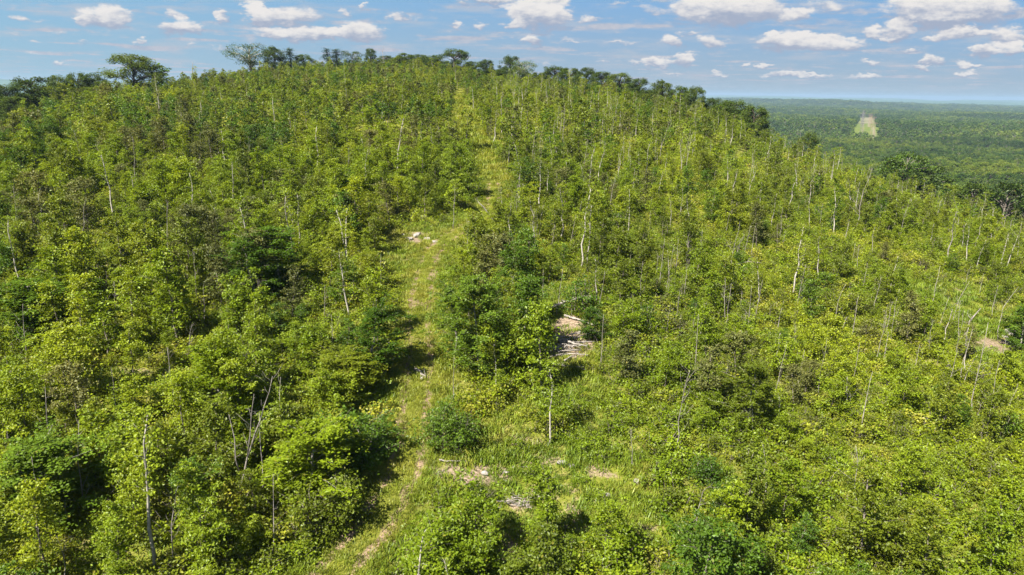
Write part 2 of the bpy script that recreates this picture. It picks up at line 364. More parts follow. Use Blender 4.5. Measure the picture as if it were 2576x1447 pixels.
BARE = [(1180,1200,90,22,.7),(1215,1300,26,50,.75),(1270,1370,34,60,.6),(1120,1180,50,16,.6),(1350,1230,120,30,.42),(1480,1290,90,40,.4),(1000,1370,60,50,.45),(1300,1110,60,20,.45),(1060,650,60,40,.25),(1520,1190,60,20,.45),(960,1190,30,20,.5),(1440,850,55,55,.95),(1230,1190,60,20,.8),(1200,1290,40,25,.8),(1290,1350,40,25,.7),(1255,625,28,14,.8),(1060,598,60,16,.85),(2500,870,70,22,.7),(2390,735,60,14,.5),(1040,880,14,70,.8),(1020,1090,12,60,.7),(935,1122,40,12,.8),
 (1330,1265,60,18,.6),(960,1330,60,40,.45),(1360,1160,60,16,.5),(1600,1330,60,20,.5),(245,672,20,10,.9),(270,665,60,12,.5),(880,1430,60,25,.6),(340,935,50,10,.7),(1180,515,25,8,.6),(1450,980,40,20,.4),(2510,1110,40,12,.6),(1265,1105,30,12,.5),(1420,870,60,30,.9)]
def inpoly(x, y, P):
    r = np.zeros(x.shape, bool)
    for i in range(len(P)):
        (x0, y0), (x1, y1) = P[i], P[(i+1) % len(P)]
        if y0 == y1: continue
        r ^= ((y0 > y) != (y1 > y)) & (x < (x1-x0)*(y-y0)/(y1-y0)+x0)
    return r
def blob(px, py, items):
    s = np.zeros(px.shape)
    for (x, y, a, b, k) in items:
        q = ((px-x)/a)**2 + ((py-y)/b)**2
        s = np.maximum(s, k*np.clip(1.6-q, 0, 1))
    return s

# terrain sheet
az = np.concatenate([np.radians(np.arange(-58, 58, .24)), np.radians(np.linspace(58, 302, 50))[:-1]])
rr = [6.0]
while rr[-1] < 15900: rr.append(rr[-1]*(1.0115 if rr[-1] < 500 else 1.022))
rr = np.array(rr); A_, R_ = np.meshgrid(az, rr)
GX, GY = R_*np.sin(A_), R_*np.cos(A_)
GX, GY = GX.ravel(), GY.ravel(); GZ = height(GX, GY)
na, nr_ = len(az), len(rr); idx = np.arange(na*nr_).reshape(nr_, na)
f = np.stack([idx[:-1], np.roll(idx, -1, 1)[:-1], np.roll(idx, -1, 1)[1:], idx[1:]], -1).reshape(-1, 4)
cz = float(height(np.array([0.]), np.array([0.]))[0])
V_ = np.concatenate([np.stack([GX, GY, GZ], 1), [[0, 0, cz]]]); c0 = na*nr_
fan = np.stack([np.full(na, c0), np.roll(idx[0], -1), idx[0]], 1)
gm = mesh_np('terrain', V_, [f[:, ::-1], fan], GROUND, smooth=True)
wood = np.clip((GY/np.maximum(hill_dist(GX, GY), 1)-1.1)*4, 0, 1)
pxg, pyg = project(GX, GY, GZ); vis = (GY > 15) & (GY < 1.05*hill_dist(GX, GY))
bare = np.where(vis, blob(pxg, pyg, BARE), 0)
for nm_, arr in (('wooded', np.append(wood, 0)), ('bare', np.append(bare, 0))):
    a = gm.attributes.new(nm_, 'FLOAT', 'POINT'); a.data.foreach_set('value', arr.astype(np.float32))
tag(obj('hillside', gm), 'rolling hillside and wooded plain running out to the horizon', 'hillside', kind='structure')

# the two-rut track
wv = np.linspace(-1.5, 1.5, 13)
tx, ty = np.gradient(TX), np.gradient(TY); L = np.hypot(tx, ty); nx, ny = ty/L, -tx/L
jit = (fbm(ss[:len(TX)]/2.2, ss[:len(TX)]*0+2.5, 3))[:, None]*1.0
XX = TX[:, None] + nx[:, None]*(wv[None]*(1+jit*.5)); YY = TY[:, None] + ny[:, None]*(wv[None]*(1+jit*.5))
ZZ = height(XX.ravel(), YY.ravel()).reshape(XX.shape) + .035
prof = -.10*np.exp(-((np.abs(wv)-.78)/.26)**2) - .12*(np.abs(wv) > 1.35)
ZZ = ZZ + prof[None] + .10*(np.abs(wv) < 1.35)[None]
id2 = np.arange(XX.size).reshape(XX.shape)
f2 = np.stack([id2[:-1, :-1], id2[:-1, 1:], id2[1:, 1:], id2[1:, :-1]], -1).reshape(-1, 4)
m, nt = mat('track_soil'); TRK = m
ge = N(nt, 'ShaderNodeNewGeometry'); at = N(nt, 'ShaderNodeAttribute', attribute_name='rut')
b1 = NOISE(nt, ge.outputs['Position'], .7, 4, .6); b2 = NOISE(nt, ge.outputs['Position'], 7, 3, .6)
gr = MIX(nt, MAP(nt, b2.outputs['Fac'], .35, .65), (.06, .072, .010), (.13, .13, .022))
di = MIX(nt, MAP(nt, b2.outputs['Fac'], .4, .6), (.12, .085, .055), (.225, .16, .108))
mk = M(nt, 'ADD', at.outputs['Fac'], M(nt, 'MULTIPLY', M(nt, 'SUBTRACT', b1.outputs['Fac'], .47), 2.8))
c = MIX(nt, MAP(nt, mk, .45, .8), gr, di)
d = N(nt, 'ShaderNodeBsdfDiffuse'); nt.links.new(c, d.inputs[0]); out = N(nt, 'ShaderNodeOutputMaterial'); nt.links.new(d.outputs[0], out.inputs[0])
tm = mesh_np('track', np.stack([XX.ravel(), YY.ravel(), ZZ.ravel()], 1), [f2], TRK, smooth=True)
a = tm.attributes.new('rut', 'FLOAT', 'POINT')
a.data.foreach_set('value', np.tile(np.exp(-((np.abs(wv)-.78)/.3)**2)*.98, len(TX)).astype(np.float32))
tag(obj('track', tm), 'overgrown two-rut dirt track climbing the hill', 'track', kind='structure')

# ------------------------------------------------------------------ plant builders
def young_tree(h, nb, lpc, leaf, crown_w, low=.14, seed=0, spread=1.0, g2=None, off=(0, 0), sk=.16):
    rng = np.random.default_rng(seed); cr, tr = g2 or (Geo(), Geo()); off = np.array([off[0], off[1], 0.])
    bend = rng.normal(0, .07*h, 2); zz = np.linspace(-.3, h*.95, 7)
    P = off + np.stack([bend[0]*(zz/h)**2 + rng.normal(0, .009*h, 7)*(zz > 0), bend[1]*(zz/h)**2 + rng.normal(0, .009*h, 7)*(zz > 0), zz], 1)
    tube(tr, P, np.linspace(.013*h, .003*h, 7)+.006, 5)
    ph = rng.uniform(0, 6.28); ph0 = rng.uniform(0, 6.28); lop = rng.uniform(.1, .45)
    for i in range(nb):
        u = low + (1-low)*((i+.5)/nb)**.85; ph += 2.4 + rng.normal(0, .5)
        if rng.random() < sk: continue
        o = np.array([np.interp(u*h, zz, P[:, 0]), np.interp(u*h, zz, P[:, 1]), min(u*h, h*.94)])
        env = (math.sin(math.pi*min(1, (u-low*.6)/(1.04-low*.6))**.7)**.6)*crown_w*rng.uniform(.35, 1.3)*(1+lop*math.cos(ph-ph0))
        el = .15 + .9*u + rng.normal(0, .2)
        e = o + np.array([math.cos(ph), math.sin(ph), math.tan(min(el, 1.2))*.6])*env; mid = (o+e)/2 + [0, 0, .08*env]
        tube(tr, [o, mid, e], [.012, .008, .004], 3)
        nc = 1 + int(env > .4) + int(env > .8) + int(env > 1.2)
        for k in range(nc):
            s = .35 + .65*(k+1)/nc; c = o + (e-o)*s + rng.normal(0, .14*spread, 3)
            rw = rng.uniform(.2, .46)*spread; n = int(lpc*rng.uniform(.5, 1.4))
            q = rng.normal(size=(n, 3))*[rw*.6, rw*.6, rw*.2]; q[:, 2] -= (q[:, 0]**2+q[:, 1]**2)*.6
            q = q @ np.array([[1, 0, rng.normal(0, .35)], [0, 1, rng.normal(0, .35)], [0, 0, 1]])
            leaves(cr, c+q, leaf, 1.0, rng)
    return cr, tr
def bushy(h, w, n, leaf, seed=0, stems=6):
    """several low stems growing out of one rootstock"""
    rng = np.random.default_rng(seed); g2 = (Geo(), Geo())
    for i in range(stems):
        a, b = rng.uniform(0, 6.28), w*.55*rng.random()**.5
        young_tree(h*rng.uniform(.55, 1.05), max(5, int(n/stems/26)), int(17*(.17/max(leaf,.14))**1.6), leaf, w*rng.uniform(.3, .55), low=.08, seed=seed*31+i, g2=g2, off=(b*math.cos(a), b*math.sin(a)))
    cr = g2[0]; cr.v = [np.column_stack([v[:, 0], v[:, 1], np.maximum(v[:, 2], .03)]) for v in cr.v]
    return g2
def big_tree(h, w, n, leaf, seed=0, shape='round', base=.3, nclump=30, flat=.5):
    rng = np.random.default_rng(seed); cr, tr = Geo(), Geo()
    th = h*.8; zz = np.linspace(-.5, th, 7); P = np.stack([rng.normal(0, .015*h, 7).cumsum()*.5, rng.normal(0, .015*h, 7).cumsum()*.5, zz], 1)
    tube(tr, P, np.linspace(.026*h, .006*h, 7), 7)
    for i in range(nclump):
        a = rng.uniform(0, 6.28); v = rng.uniform(0, 1)
        if shape == 'round': v = v**.85; z = base + (1-base)*v; rad = math.sqrt(max(.02, 1-((v-.38)/.66)**2))*rng.uniform(.3, 1)**.5
        elif shape == 'umbrella': z = base + (1-base)*(.25+.75*v); rad = (.35+.65*v)*rng.uniform(.3, 1)**.5*(1 if v < .8 else .75)
        else: z = base + (1-base)*v; rad = (1-v)*.9*rng.uniform(.5, 1)+.06
        e = np.array([math.cos(a)*rad*w*.5, math.sin(a)*rad*w*.5, z*h*.95])
        zo = max(base*h*.7, min(th, (z-.22)*h)); o = np.array([np.interp(zo, zz, P[:, 0]), np.interp(zo, zz, P[:, 1]), zo])
        m_ = (o+e)/2 + [0, 0, .04*h]
        tube(tr, [o, m_, e], [.008*h, .005*h, .002*h], 4)
        cw = w*rng.uniform(.12, .21)*(30/nclump)**.3; k = int(n/nclump*rng.uniform(.6, 1.4))
        q = rng.normal(size=(k, 3)); q /= np.linalg.norm(q, axis=1)[:, None]; q *= (rng.random(k)**.45)[:, None]*[cw, cw, cw*flat]
        leaves(cr, e+q, leaf, .8, rng)
    return cr, tr
def conifer(h, w, n, leaf, seed=0, gap=.0):
    rng = np.random.default_rng(seed); cr, tr = Geo(), Geo()
    tube(tr, [(0, 0, -.4), (0.02*h, 0, h*.5), (0, 0.01*h, h)], [.02*h, .012*h, .003*h], 6)
    levels = 12
    for i in range(levels):
        v = (i+.5)/levels; z = h*(.12+.86*v); 
        for j in range(6):
            if rng.random() < gap: continue
            a = rng.uniform(0, 6.28); L_ = w*.5*(1-v*.9)*rng.uniform(.5, 1.1); z = h*(.12+.86*v)+rng.normal(0, .035*h); e = np.array([math.cos(a)*L_, math.sin(a)*L_, z+rng.uniform(-.05, .07)*h])
            tube(tr, [(0, 0, z), e], [.004*h, .0015*h], 3)
            k = max(4, int(n/levels/6)); s = rng.random(k)**.7
            q = np.array([0, 0, z]) + (e-[0, 0, z])*s[:, None] + rng.normal(size=(k, 3))*[.07*w, .07*w, .026*h]
            leaves(cr, q, leaf, .9, rng, asp=.4)
    return cr, tr
def dead_tree_geo(P, r0, nbr, rng, twig=1.0):
    """P polyline of the trunk in local metres"""
    tr, br = Geo(), Geo(); P = np.asarray(P, float); k = len(P)
    tube(tr, P, np.linspace(r0, r0*.2, k), 6)
    L_ = np.linalg.norm(P[-1]-P[0])
    for i in range(nbr):
        s = rng.uniform(.35, .98)*(k-1); j = min(int(s), k-2); o = P[j] + (P[j+1]-P[j])*(s-j)
        a = rng.uniform(0, 6.28); ln = L_*rng.uniform(.08, .24)*twig*(1.25-s/(k-1)*.6)
        d1 = np.array([math.cos(a), math.sin(a), rng.uniform(.3, 1.4)]); d1 /= np.linalg.norm(d1)
        m_ = o + d1*ln*.55 + rng.normal(0, .04*ln, 3); e = m_ + (d1 + [0, 0, .35])*ln*.45 + rng.normal(0, .08*ln, 3)
        rb = r0*.32*(1-.5*s/(k-1)); tube(br, [o, m_, e], [rb, rb*.65, rb*.3], 4)
        if rng.random() < .6:
            e2 = m_ + (d1 + rng.normal(0, .6, 3))*ln*.4; tube(br, [m_, e2], [rb*.5, rb*.25], 3)
    return tr, br

# prototypes: one hidden mesh library per kind, for single trees (crown, trunk) and for the mass (joined)
def protos(kind, build, tones, bark, n):
    out = []
    for i in range(n):
        cr, tr = build(i); tone = tones[i % len(tones)]
        out.append(dict(crown=cr.mesh(kind+'_crown', LEAF[tone]), trunk=tr.mesh(kind+'_trunk', bark, True), joined=join_mesh(kind+'_form', [cr, tr], [LEAF[tone], bark]), tone=tone))
    return out
rs = lambda i, a, b: a + (b-a)*((i*0.618034) % 1)
YT = protos('young_tree', lambda i: young_tree(rs(i, 3.4, 5.4), 40, 54, .15, rs(i*3+1, .75, 1.35), seed=100+i), ['lime', 'olive', 'deep', 'lime', 'dull'], BARK, 15)
YF = protos('young_tree_far', lambda i: young_tree(rs(i, 3.0, 5.4), 24, 17, .29, rs(i*3+1, .75, 1.35), seed=200+i), ['lime', 'olive', 'deep', 'olive', 'dull'], BARK, 10)
SL = protos('slender_tree', lambda i: young_tree(rs(i, 5.2, 7.5), 22, 30, .145, rs(i, .45, .85), low=.42, seed=300+i), ['olive', 'lime'], PALE, 8)
TT = protos('tall_tree', lambda i: young_tree(rs(i, 7.2, 8.6), 80, 66, .15, rs(i*3+1, 1.7, 2.3), low=.12, seed=350+i), ['lime', 'olive', 'deep', 'deep', 'olive', 'lime'], PALE, 6)
LB = protos('large_bush', lambda i: bushy(2.4, 2.3, 5600, .145, seed=440+i, stems=14), ['lime', 'deep', 'olive'], BARK, 3)
BU = protos('bush', lambda i: bushy(rs(i, 1.4, 2.5), rs(i*2+1, 1.0, 1.7), 1700, .145, seed=400+i, stems=7), ['lime', 'dull', 'olive', 'deep'], BARK, 8)
UG = protos('undergrowth', lambda i: bushy(rs(i, .5, 1.1), rs(i*2+1, .8, 1.3), 620, .15, seed=500+i, stems=5), ['fern', 'lime', 'olive', 'lime'], BARK, 8)
UF = protos('undergrowth_far', lambda i: bushy(rs(i, .6, 1.6), rs(i*2+1, .9, 1.7), 300, .28, seed=600+i, stems=5), ['fern', 'lime', 'olive'], BARK, 6)
OK_ = protos('oak_tree', lambda i: big_tree(13, 10, 12000, .34, seed=700+i, nclump=70, base=.12, flat=.8), ['oak'], DARKBARK, 5)
UM = protos('umbrella_tree', lambda i: big_tree(14, 13, 4200, .34, seed=720+i, shape='umbrella', nclump=34, base=.3, flat=.6), ['oak'], PALE, 2)
PN = protos('pine_tree', lambda i: conifer(11, 5.5, 3200, .34, seed=740+i, gap=.25), ['pine'], DARKBARK, 3)
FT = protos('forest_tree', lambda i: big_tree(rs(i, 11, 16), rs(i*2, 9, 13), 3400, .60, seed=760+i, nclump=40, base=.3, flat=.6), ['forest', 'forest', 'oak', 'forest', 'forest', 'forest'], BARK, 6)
FF = protos('far_tree', lambda i: big_tree(rs(i, 11, 16), rs(i*2, 10, 14), 330, 1.7, seed=780+i, nclump=16, base=.2), ['forest', 'forest', 'oak'], BARK, 4)
def grass_geo(i):
    rng = np.random.default_rng(800+i); g = Geo(); n = 85
    o = rng.normal(0, .32, (n, 2)); h = rng.uniform(.12, .40, n); a = rng.uniform(0, 6.28, n); ln = rng.uniform(.1, .35, n); w_ = .035
    b = np.stack([o[:, 0], o[:, 1], np.full(n, -.03)], 1); t = b + np.stack([np.cos(a)*ln, np.sin(a)*ln, h+.03], 1); s = np.stack([-np.sin(a), np.cos(a), 0*a], 1)*w_
    m_ = b*.5 + t*.5 + [0, 0, .05]
    v = np.stack([b-s*.6, b+s*.6, m_+s*.5, t, m_-s*.5], 1).reshape(-1, 3); i0 = np.arange(n)*5
    g.add(v, np.stack([i0, i0+1, i0+2, i0+4], 1)); g.f.append(np.stack([i0+4, i0+2, i0+3], 1) + g.n - len(v))
    return g, Geo()
GR, TG = [], []
LEAF['track_grass'] = leaf_mat('track_grass_blade', [(.135, .175, .014), (.185, .215, .020), (.24, .235, .035)], trans=.4, pscale=.3)
for i in range(4):
    g, _ = grass_geo(i); GR.append(dict(joined=g.mesh('grass_form', LEAF['grass']))); TG.append(dict(joined=g.mesh('track_grass_form', LEAF['track_grass'])))

def scatter(name, forms, X, Y, Z, scale, idx, label, cat, kind='stuff', tilt=.06, zs=None):
    """ONE object that repeats its forms over many points"""
    lib = bpy.data.collections.new(name+'_forms')
    for i, p in enumerate(forms):
        o = bpy.data.objects.new('%s_form_%02d' % (name, i), p['joined']); lib.objects.link(o)
    n = len(X); me = bpy.data.meshes.new(name+'_points'); me.vertices.add(n)
    me.vertices.foreach_set('co', np.stack([X, Y, Z], 1).astype(np.float32).ravel())
    rot = np.stack([R.normal(0, tilt, n), R.normal(0, tilt, n), R.uniform(0, 6.28, n)], 1)
    s3 = np.stack([scale, scale, scale*(zs if zs is not None else 1)], 1)
    for nm_, ty_, arr, key in (('rot', 'FLOAT_VECTOR', rot, 'vector'), ('scl', 'FLOAT_VECTOR', s3, 'vector')):
        a = me.attributes.new(nm_, ty_, 'POINT'); a.data.foreach_set(key, arr.astype(np.float32).ravel())
    a = me.attributes.new('form', 'INT', 'POINT'); a.data.foreach_set('value', np.asarray(idx, np.int32))
    me.update()
    ng = bpy.data.node_groups.new(name+'_scatter', 'GeometryNodeTree')
    ng.interface.new_socket('Geometry', in_out='INPUT', socket_type='NodeSocketGeometry'); ng.interface.new_socket('Geometry', in_out='OUTPUT', socket_type='NodeSocketGeometry')
    gi, go = ng.nodes.new('NodeGroupInput'), ng.nodes.new('NodeGroupOutput')
    ci = ng.nodes.new('GeometryNodeCollectionInfo'); ci.inputs[0].default_value = lib; ci.inputs['Separate Children'].default_value = True; ci.inputs['Reset Children'].default_value = True
    ip = ng.nodes.new('GeometryNodeInstanceOnPoints'); ip.inputs['Pick Instance'].default_value = True
    def na_(nm_, ty_):
        x = ng.nodes.new('GeometryNodeInputNamedAttribute'); x.data_type = ty_; x.inputs[0].default_value = nm_; return next(s for s in x.outputs if s.enabled and s.name == 'Attribute')
    ng.links.new(gi.outputs[0], ip.inputs['Points']); ng.links.new(ci.outputs[0], ip.inputs['Instance'])
    e2r = ng.nodes.new('FunctionNodeEulerToRotation'); ng.links.new(na_('rot', 'FLOAT_VECTOR'), e2r.inputs[0])
    ng.links.new(na_('form', 'INT'), ip.inputs['Instance Index']); ng.links.new(e2r.outputs[0], ip.inputs['Rotation']); ng.links.new(na_('scl', 'FLOAT_VECTOR'), ip.inputs['Scale'])
    ng.links.new(ip.outputs[0], go.inputs[0])
    o = obj(name, me); md = o.modifiers.new('scatter', 'NODES'); md.node_group = ng
    return tag(o, label, cat, kind=kind)

def grid_points(y0, y1, s, tl=-1.0, tr=1.15, jitter=.9):
    y0 = 13 if y0 == 20 else y0
    out = []
    for Y in np.arange(y0, y1, s):
        xs = np.arange(tl*Y-9, tr*Y+9, s); out.append(np.stack([xs, np.full(len(xs), Y)], 1))
    p = np.concatenate(out); p += R.uniform(-.5, .5, p.shape)*s*jitter; return p[:, 0], p[:, 1]

# landmarks, used for wording only
LAND = [(1415,880,'the brush pile'),(1300,1268,'the small branch heap'),(645,1080,'the big forked bare trunk'),(1230,545,'the leaning bare trunk'),(1050,597,'the rocky patch'),
 (1075,1000,'the track'),(1290,760,'the tall tree clump'),(335,190,'the big round oak'),(627,170,'the umbrella-shaped tree'),(1145,170,'the lone skyline oak'),(2015,370,'the forked snag'),
 (2460,830,'the broken snag'),(105,540,'the tall crooked dead trunk'),(930,1122,'the rock slab'),(1190,1300,'the round bush'),(2010,730,'the bare trunk over dark shrubs'),(1760,1290,'the hooked dead trunk'),
 (670,650,'the dark leafy clump'),(1165,300,'the narrow upper track'),(1735,960,'the curly dead tree'),(2150,1180,'the dead tree by the lime thicket'),(120,1400,'the pale trunks in the bottom corner'),(1850,620,'the cluster of bare poles'),(430,1320,'the thin dead trunk'),(2440,940,'the row of leaning poles'),(300,940,'the bare earth gap'),(2180,320,'the power-line cut'),(2330,420,'the shadow-toned woods'),(2470,450,'the thick edge woods'),(2570,500,'the corner of the woods'),(2080,370,'the gap in the ridge trees')]
ORD = ['nearest', 'second nearest', 'third nearest', 'fourth nearest', 'fifth nearest', 'sixth nearest', 'seventh nearest', 'eighth nearest', 'ninth nearest', 'tenth nearest', 'eleventh nearest', 'twelfth nearest'] + [w+' nearest' for w in 'thirteenth fourteenth fifteenth sixteenth seventeenth eighteenth nineteenth twentieth twenty-first twenty-second twenty-third twenty-fourth twenty-fifth twenty-sixth twenty-seventh twenty-eighth twenty-ninth thirtieth'.split()]
pend = []
def pend_label(o, px, py, desc): pend.append((o, px, py, desc))
def write_labels():
    buckets = {}
    for (o, px, py, desc) in pend:
        d = [(math.hypot(px-x, py-y), i) for i, (x, y, _) in enumerate(LAND)]; dist, i = min(d); x, y, nm_ = LAND[i]
        side = ('left of ' if px < x else 'right of ') if abs(px-x) > abs(py-y) else ('above ' if py < y else 'below ')
        buckets.setdefault((desc, side+nm_), []).append((dist, o))
    for (desc, where), L_ in buckets.items():
        L_.sort(key=lambda q: q[0])
        for k, (_, o) in enumerate(L_):
            o['label'] = '%s %s' % (desc, where) if len(L_) == 1 else '%s, %s %s' % (desc, ORD[min(k, 29)], where)

# ------------------------------------------------------------------ trees over the hillside
def hill_fields(X, Y):
    Z = height(X, Y); px, py = project(X, Y, Z); D = hill_dist(X, Y)
    ok = (Y < D*1.12); wob = fbm(X/3+5, Y/3, 2)*40; op = np.maximum(blob(px, py, OPEN), 1.0*inpoly(px+wob, py+wob*.6, OP)); td = track_dist(X, Y)
    return Z, px, py, D, ok, op, td
def tree_height_scale(px, py):
    # taller growth on the left and in the middle clump, low on the right-hand slope and around the lower clearing
    s = 1.0 - .20*np.clip((px-1350)/500, 0, 1)*np.clip((py-250)/200, 0, 1)
    s = s*(1 - .22*np.clip((300-py)/120, 0, 1))*(1 - .14*((px < 1000) & (py > 900)))
    return s
def inst(name, p, loc, rz, s, zs, bark_name='trunk'):
    o = empty(name, loc, scale=(s, s, s*zs), rot=(R.normal(0, .05), R.normal(0, .05), rz))
    c_ = bpy.data.objects.new('crown', p['crown']); t_ = bpy.data.objects.new(bark_name, p['trunk'])
    for q in (c_, t_): col.objects.link(q); q.parent = o
    return o
TONEWORD = {'dull': 'dull brownish green', 'lime': 'lime green', 'olive': 'olive green', 'deep': 'deep green', 'oak': 'dark green', 'pine': 'dark needled', 'forest': 'mid green'}

X1, Y1 = grid_points(20, 110, 2.05); X2, Y2 = grid_points(110, 205, 2.6); X3, Y3 = grid_points(205, 375, 3.1, -.95, .7)
X, Y = np.concatenate([X1, X2, X3]), np.concatenate([Y1, Y2, Y3])
Z, px, py, D, ok, op, td = hill_fields(X, Y)
thick = .92 - .10*np.clip((px-1400)/500, 0, 1)*np.clip((py-350)/150, 0, 1)
thick = thick*np.clip(.9 + 2.2*fbm(X/9+3, Y/9+8, 3), .22, 1)
keep = ok & (R.random(len(X)) < thick*(1-op)**2) & (op < .5) & (td > np.where(Y > 110, 1.5, np.where(py > 1080, 4.0, 3.2)))
X, Y, Z, px, py = X[keep], Y[keep], Z[keep], px[keep], py[keep]
n = len(X); scl = (.42+.85*R.random(n)**1.1)*tree_height_scale(px, py); zs = R.uniform(.85, 1.15, n)
tone_n = fbm(X/14+31, Y/14+7, 3) + R.normal(0, .13, n) + .4*((px > 950) & (px < 1650) & (py > 1050)) - .16*np.clip((480-py)/200, 0, 1)
near = Y < 110
tone = None
inframe = (px > -60) & (px < W+60) & (py > 0) & (py < H_+120)
# low right side: bushes instead of trees
bushp = np.clip((px-1300)/900, 0, .34)*np.clip((py-420)/250, 0, 1) + .12
isb = R.random(n) < bushp
tallp = (px > 1250) & (py > 220) & (py < 950) & (R.random(n) < .30) | (R.random(n) < .07)
tallp &= ~isb
tone = np.where(tone_n > -.02, 0, np.where(tone_n > -.2, 1, 2)); tone = np.where((fbm(X/11+70, Y/11+2, 3)+R.normal(0, .09, n) > .17) & ~((px > 950) & (px < 1650) & (py > 1050)), 3, tone)
size = 1/Y; order = np.argsort(-size*inframe)
cnt = {'tree': 0, 'bush': 0, 'slender': 0}; single = np.zeros(n, bool)
bytone = lambda forms: {t: [i for i, p in enumerate(forms) if p['tone'] == TONES[t]] or list(range(len(forms))) for t in range(4)}
YTt, YFt, BUt, SLt = bytone(YT), bytone(YF), bytone(BU), bytone(SL)
for i in order:
    if not inframe[i]: continue
    k = 'bush' if isb[i] else ('slender' if tallp[i] else 'tree'); lim = {'tree': 290, 'bush': 180, 'slender': 150}[k]
    if cnt[k] >= lim: continue
    cnt[k] += 1; single[i] = True
    forms, tt_, nm_, gr_, cat_ = {'bush': (BU, BUt, 'bush', 'leafy bushes on the hillside', 'bush'), 'slender': (SL, SLt, 'slender_tree', 'slender pale-stemmed trees with small crowns', 'tree'), 'tree': (YT, YTt, 'young_tree', 'young leafy trees on the hillside', 'tree')}[k]
    fi = tt_[tone[i]][R.integers(len(tt_[tone[i]]))]; p = forms[fi]
    s = scl[i]*(1.1 if k == 'bush' else 1.0)
    o = inst(nm_, p, (X[i], Y[i], Z[i]-.03), R.uniform(0, 6.28), s, zs[i]); o['category'] = cat_; o['group'] = gr_
    szw = 'small' if scl[i]*zs[i] < .72 else ('large' if scl[i]*zs[i] > 1.0 else 'medium')
    pend_label(o, px[i], py[i]-60, '%s %s %s' % (szw, TONEWORD[p['tone']], {'bush': 'bush', 'slender': 'thin-stemmed tree', 'tree': 'young tree'}[k]))
def pick(tt_, tone): return np.array([tt_[t][R.integers(len(tt_[t]))] for t in tone], int)
r_ = ~single
s1 = r_ & near & ~isb & ~tallp
scatter('thicket', YT, X[s1], Y[s1], Z[s1], scl[s1], pick(YTt, tone[s1]), 'dense thicket of young leafy trees between the single ones', 'thicket', zs=zs[s1])
s2 = r_ & ~near & ~tallp
scatter('woodland', YF, X[s2], Y[s2], Z[s2], scl[s2]*np.where(isb[s2], .6, 1.0), pick(YFt, tone[s2]), 'young green woodland covering the upper hillside', 'woodland', zs=zs[s2])
s3 = r_ & tallp
scatter('pole_growth', SL, X[s3], Y[s3], Z[s3], scl[s3]*.95, pick(SLt, tone[s3]), 'thin pale-stemmed growth spread over the far slope', 'growth', zs=zs[s3])
s4 = r_ & near & isb
scatter('brushwood', BU, X[s4], Y[s4], Z[s4], scl[s4], pick(BUt, tone[s4]), 'low leafy brushwood between the single bushes', 'brushwood', zs=zs[s4])

# low leafy brush filling the right-hand slope
X, Y = grid_points(20, 118, 1.7, 0.02, 1.15); Z, px, py, D, ok, op, td = hill_fields(X, Y)
keep = ok & (op < .5) & (td > 2.6) & (R.random(len(X)) < (.22+.36*np.clip((px-1350)/500, 0, 1))*(1-op)**1.5*np.clip(1+1.6*fbm(X/7+40, Y/7, 3), .2, 1)); X, Y, Z, n = X[keep], Y[keep], Z[keep], keep.sum()
scatter('low_brush', BU, X, Y, Z, R.uniform(.4, .85, n), pick(BUt, np.where(fbm(X/12+9, Y/12, 3)+R.normal(0, .12, n) > -.08, 0, 1)), 'lime green low brush covering the right-hand slope', 'brush')
# ground cover
X, Y = grid_points(20, 120, 1.05); Z, px, py, D, ok, op, td = hill_fields(X, Y)
bm0 = blob(px, py, BARE)
keep = ok & (td > 2.2) & (R.random(len(X)) < (.92 - .8*op)*(1-bm0*.95)*np.clip(1.0+1.2*fbm(X/4, Y/4, 2), .6, 1))
X, Y, Z, n = X[keep], Y[keep], Z[keep], keep.sum()
scatter('undergrowth', UG, X, Y, Z, R.uniform(.6, 1.3, n)*(1-.45*np.minimum(op[keep], 1)), R.integers(0, len(UG), n), 'yellow-green ferns and low leafy undergrowth', 'undergrowth', tilt=.12)
X, Y = grid_points(120, 385, 2.5, -1.0, 1.0); Z, px, py, D, ok, op, td = hill_fields(X, Y)
keep = ok & (td > 1.6) & (R.random(len(X)) < .9); X, Y, Z, n = X[keep], Y[keep], Z[keep], keep.sum()
scatter('ground_cover', UF, X, Y, Z, R.uniform(.7, 1.4, n), R.integers(0, len(UF), n), 'low green ground cover on the upper slope', 'ground cover', tilt=.1)
X, Y = grid_points(20, 100, .40); Z, px, py, D, ok, op, td = hill_fields(X, Y)
bm0 = blob(px, py, BARE)
rut = np.exp(-((td-.78)/.22)**2)
keep = ok & (td > 1.5) & ((op > .25) | (td < 3.4) | ((Y < 80) & (R.random(len(X)) < .38))) & (R.random(len(X)) < np.where(td < 3, .95, .7)*(1-.88*bm0)*(1-.7*rut)*np.clip(.9+2.2*fbm(X/2.5, Y/2.5, 3), .15, 1))
X, Y, Z, td, n = X[keep], Y[keep], Z[keep], td[keep], keep.sum()
scatter('grass', GR, X, Y, Z, R.uniform(.6, 1.25, n)*np.where(td < 1.4, .95, 1), R.integers(0, len(GR), n), 'long yellow-green grass along the track and clearings', 'grass', tilt=.15)
X, Y = grid_points(20, 130, .30, -.35, .15); td = track_dist(X, Y); k = td < 1.75; X, Y, td = X[k], Y[k], td[k]; Z = height(X, Y)
keep = (R.random(len(X)) < (.92-.9*np.exp(-((td-.80)/.22)**2))*np.clip(1+1.6*fbm(X/1.5, Y/1.5, 3), .2, 1)); X, Y, Z, td, n = X[keep], Y[keep], Z[keep], td[keep], keep.sum()
scatter('track_grass', TG, X, Y, Z+.03, R.uniform(.45, .85, n), R.integers(0, len(TG), n), 'short bright grass on the crown and edges of the track', 'grass', tilt=.15)
X, Y = grid_points(100, 250, 1.1, -.25, .25); Z, px, py, D, ok, op, td = hill_fields(X, Y)
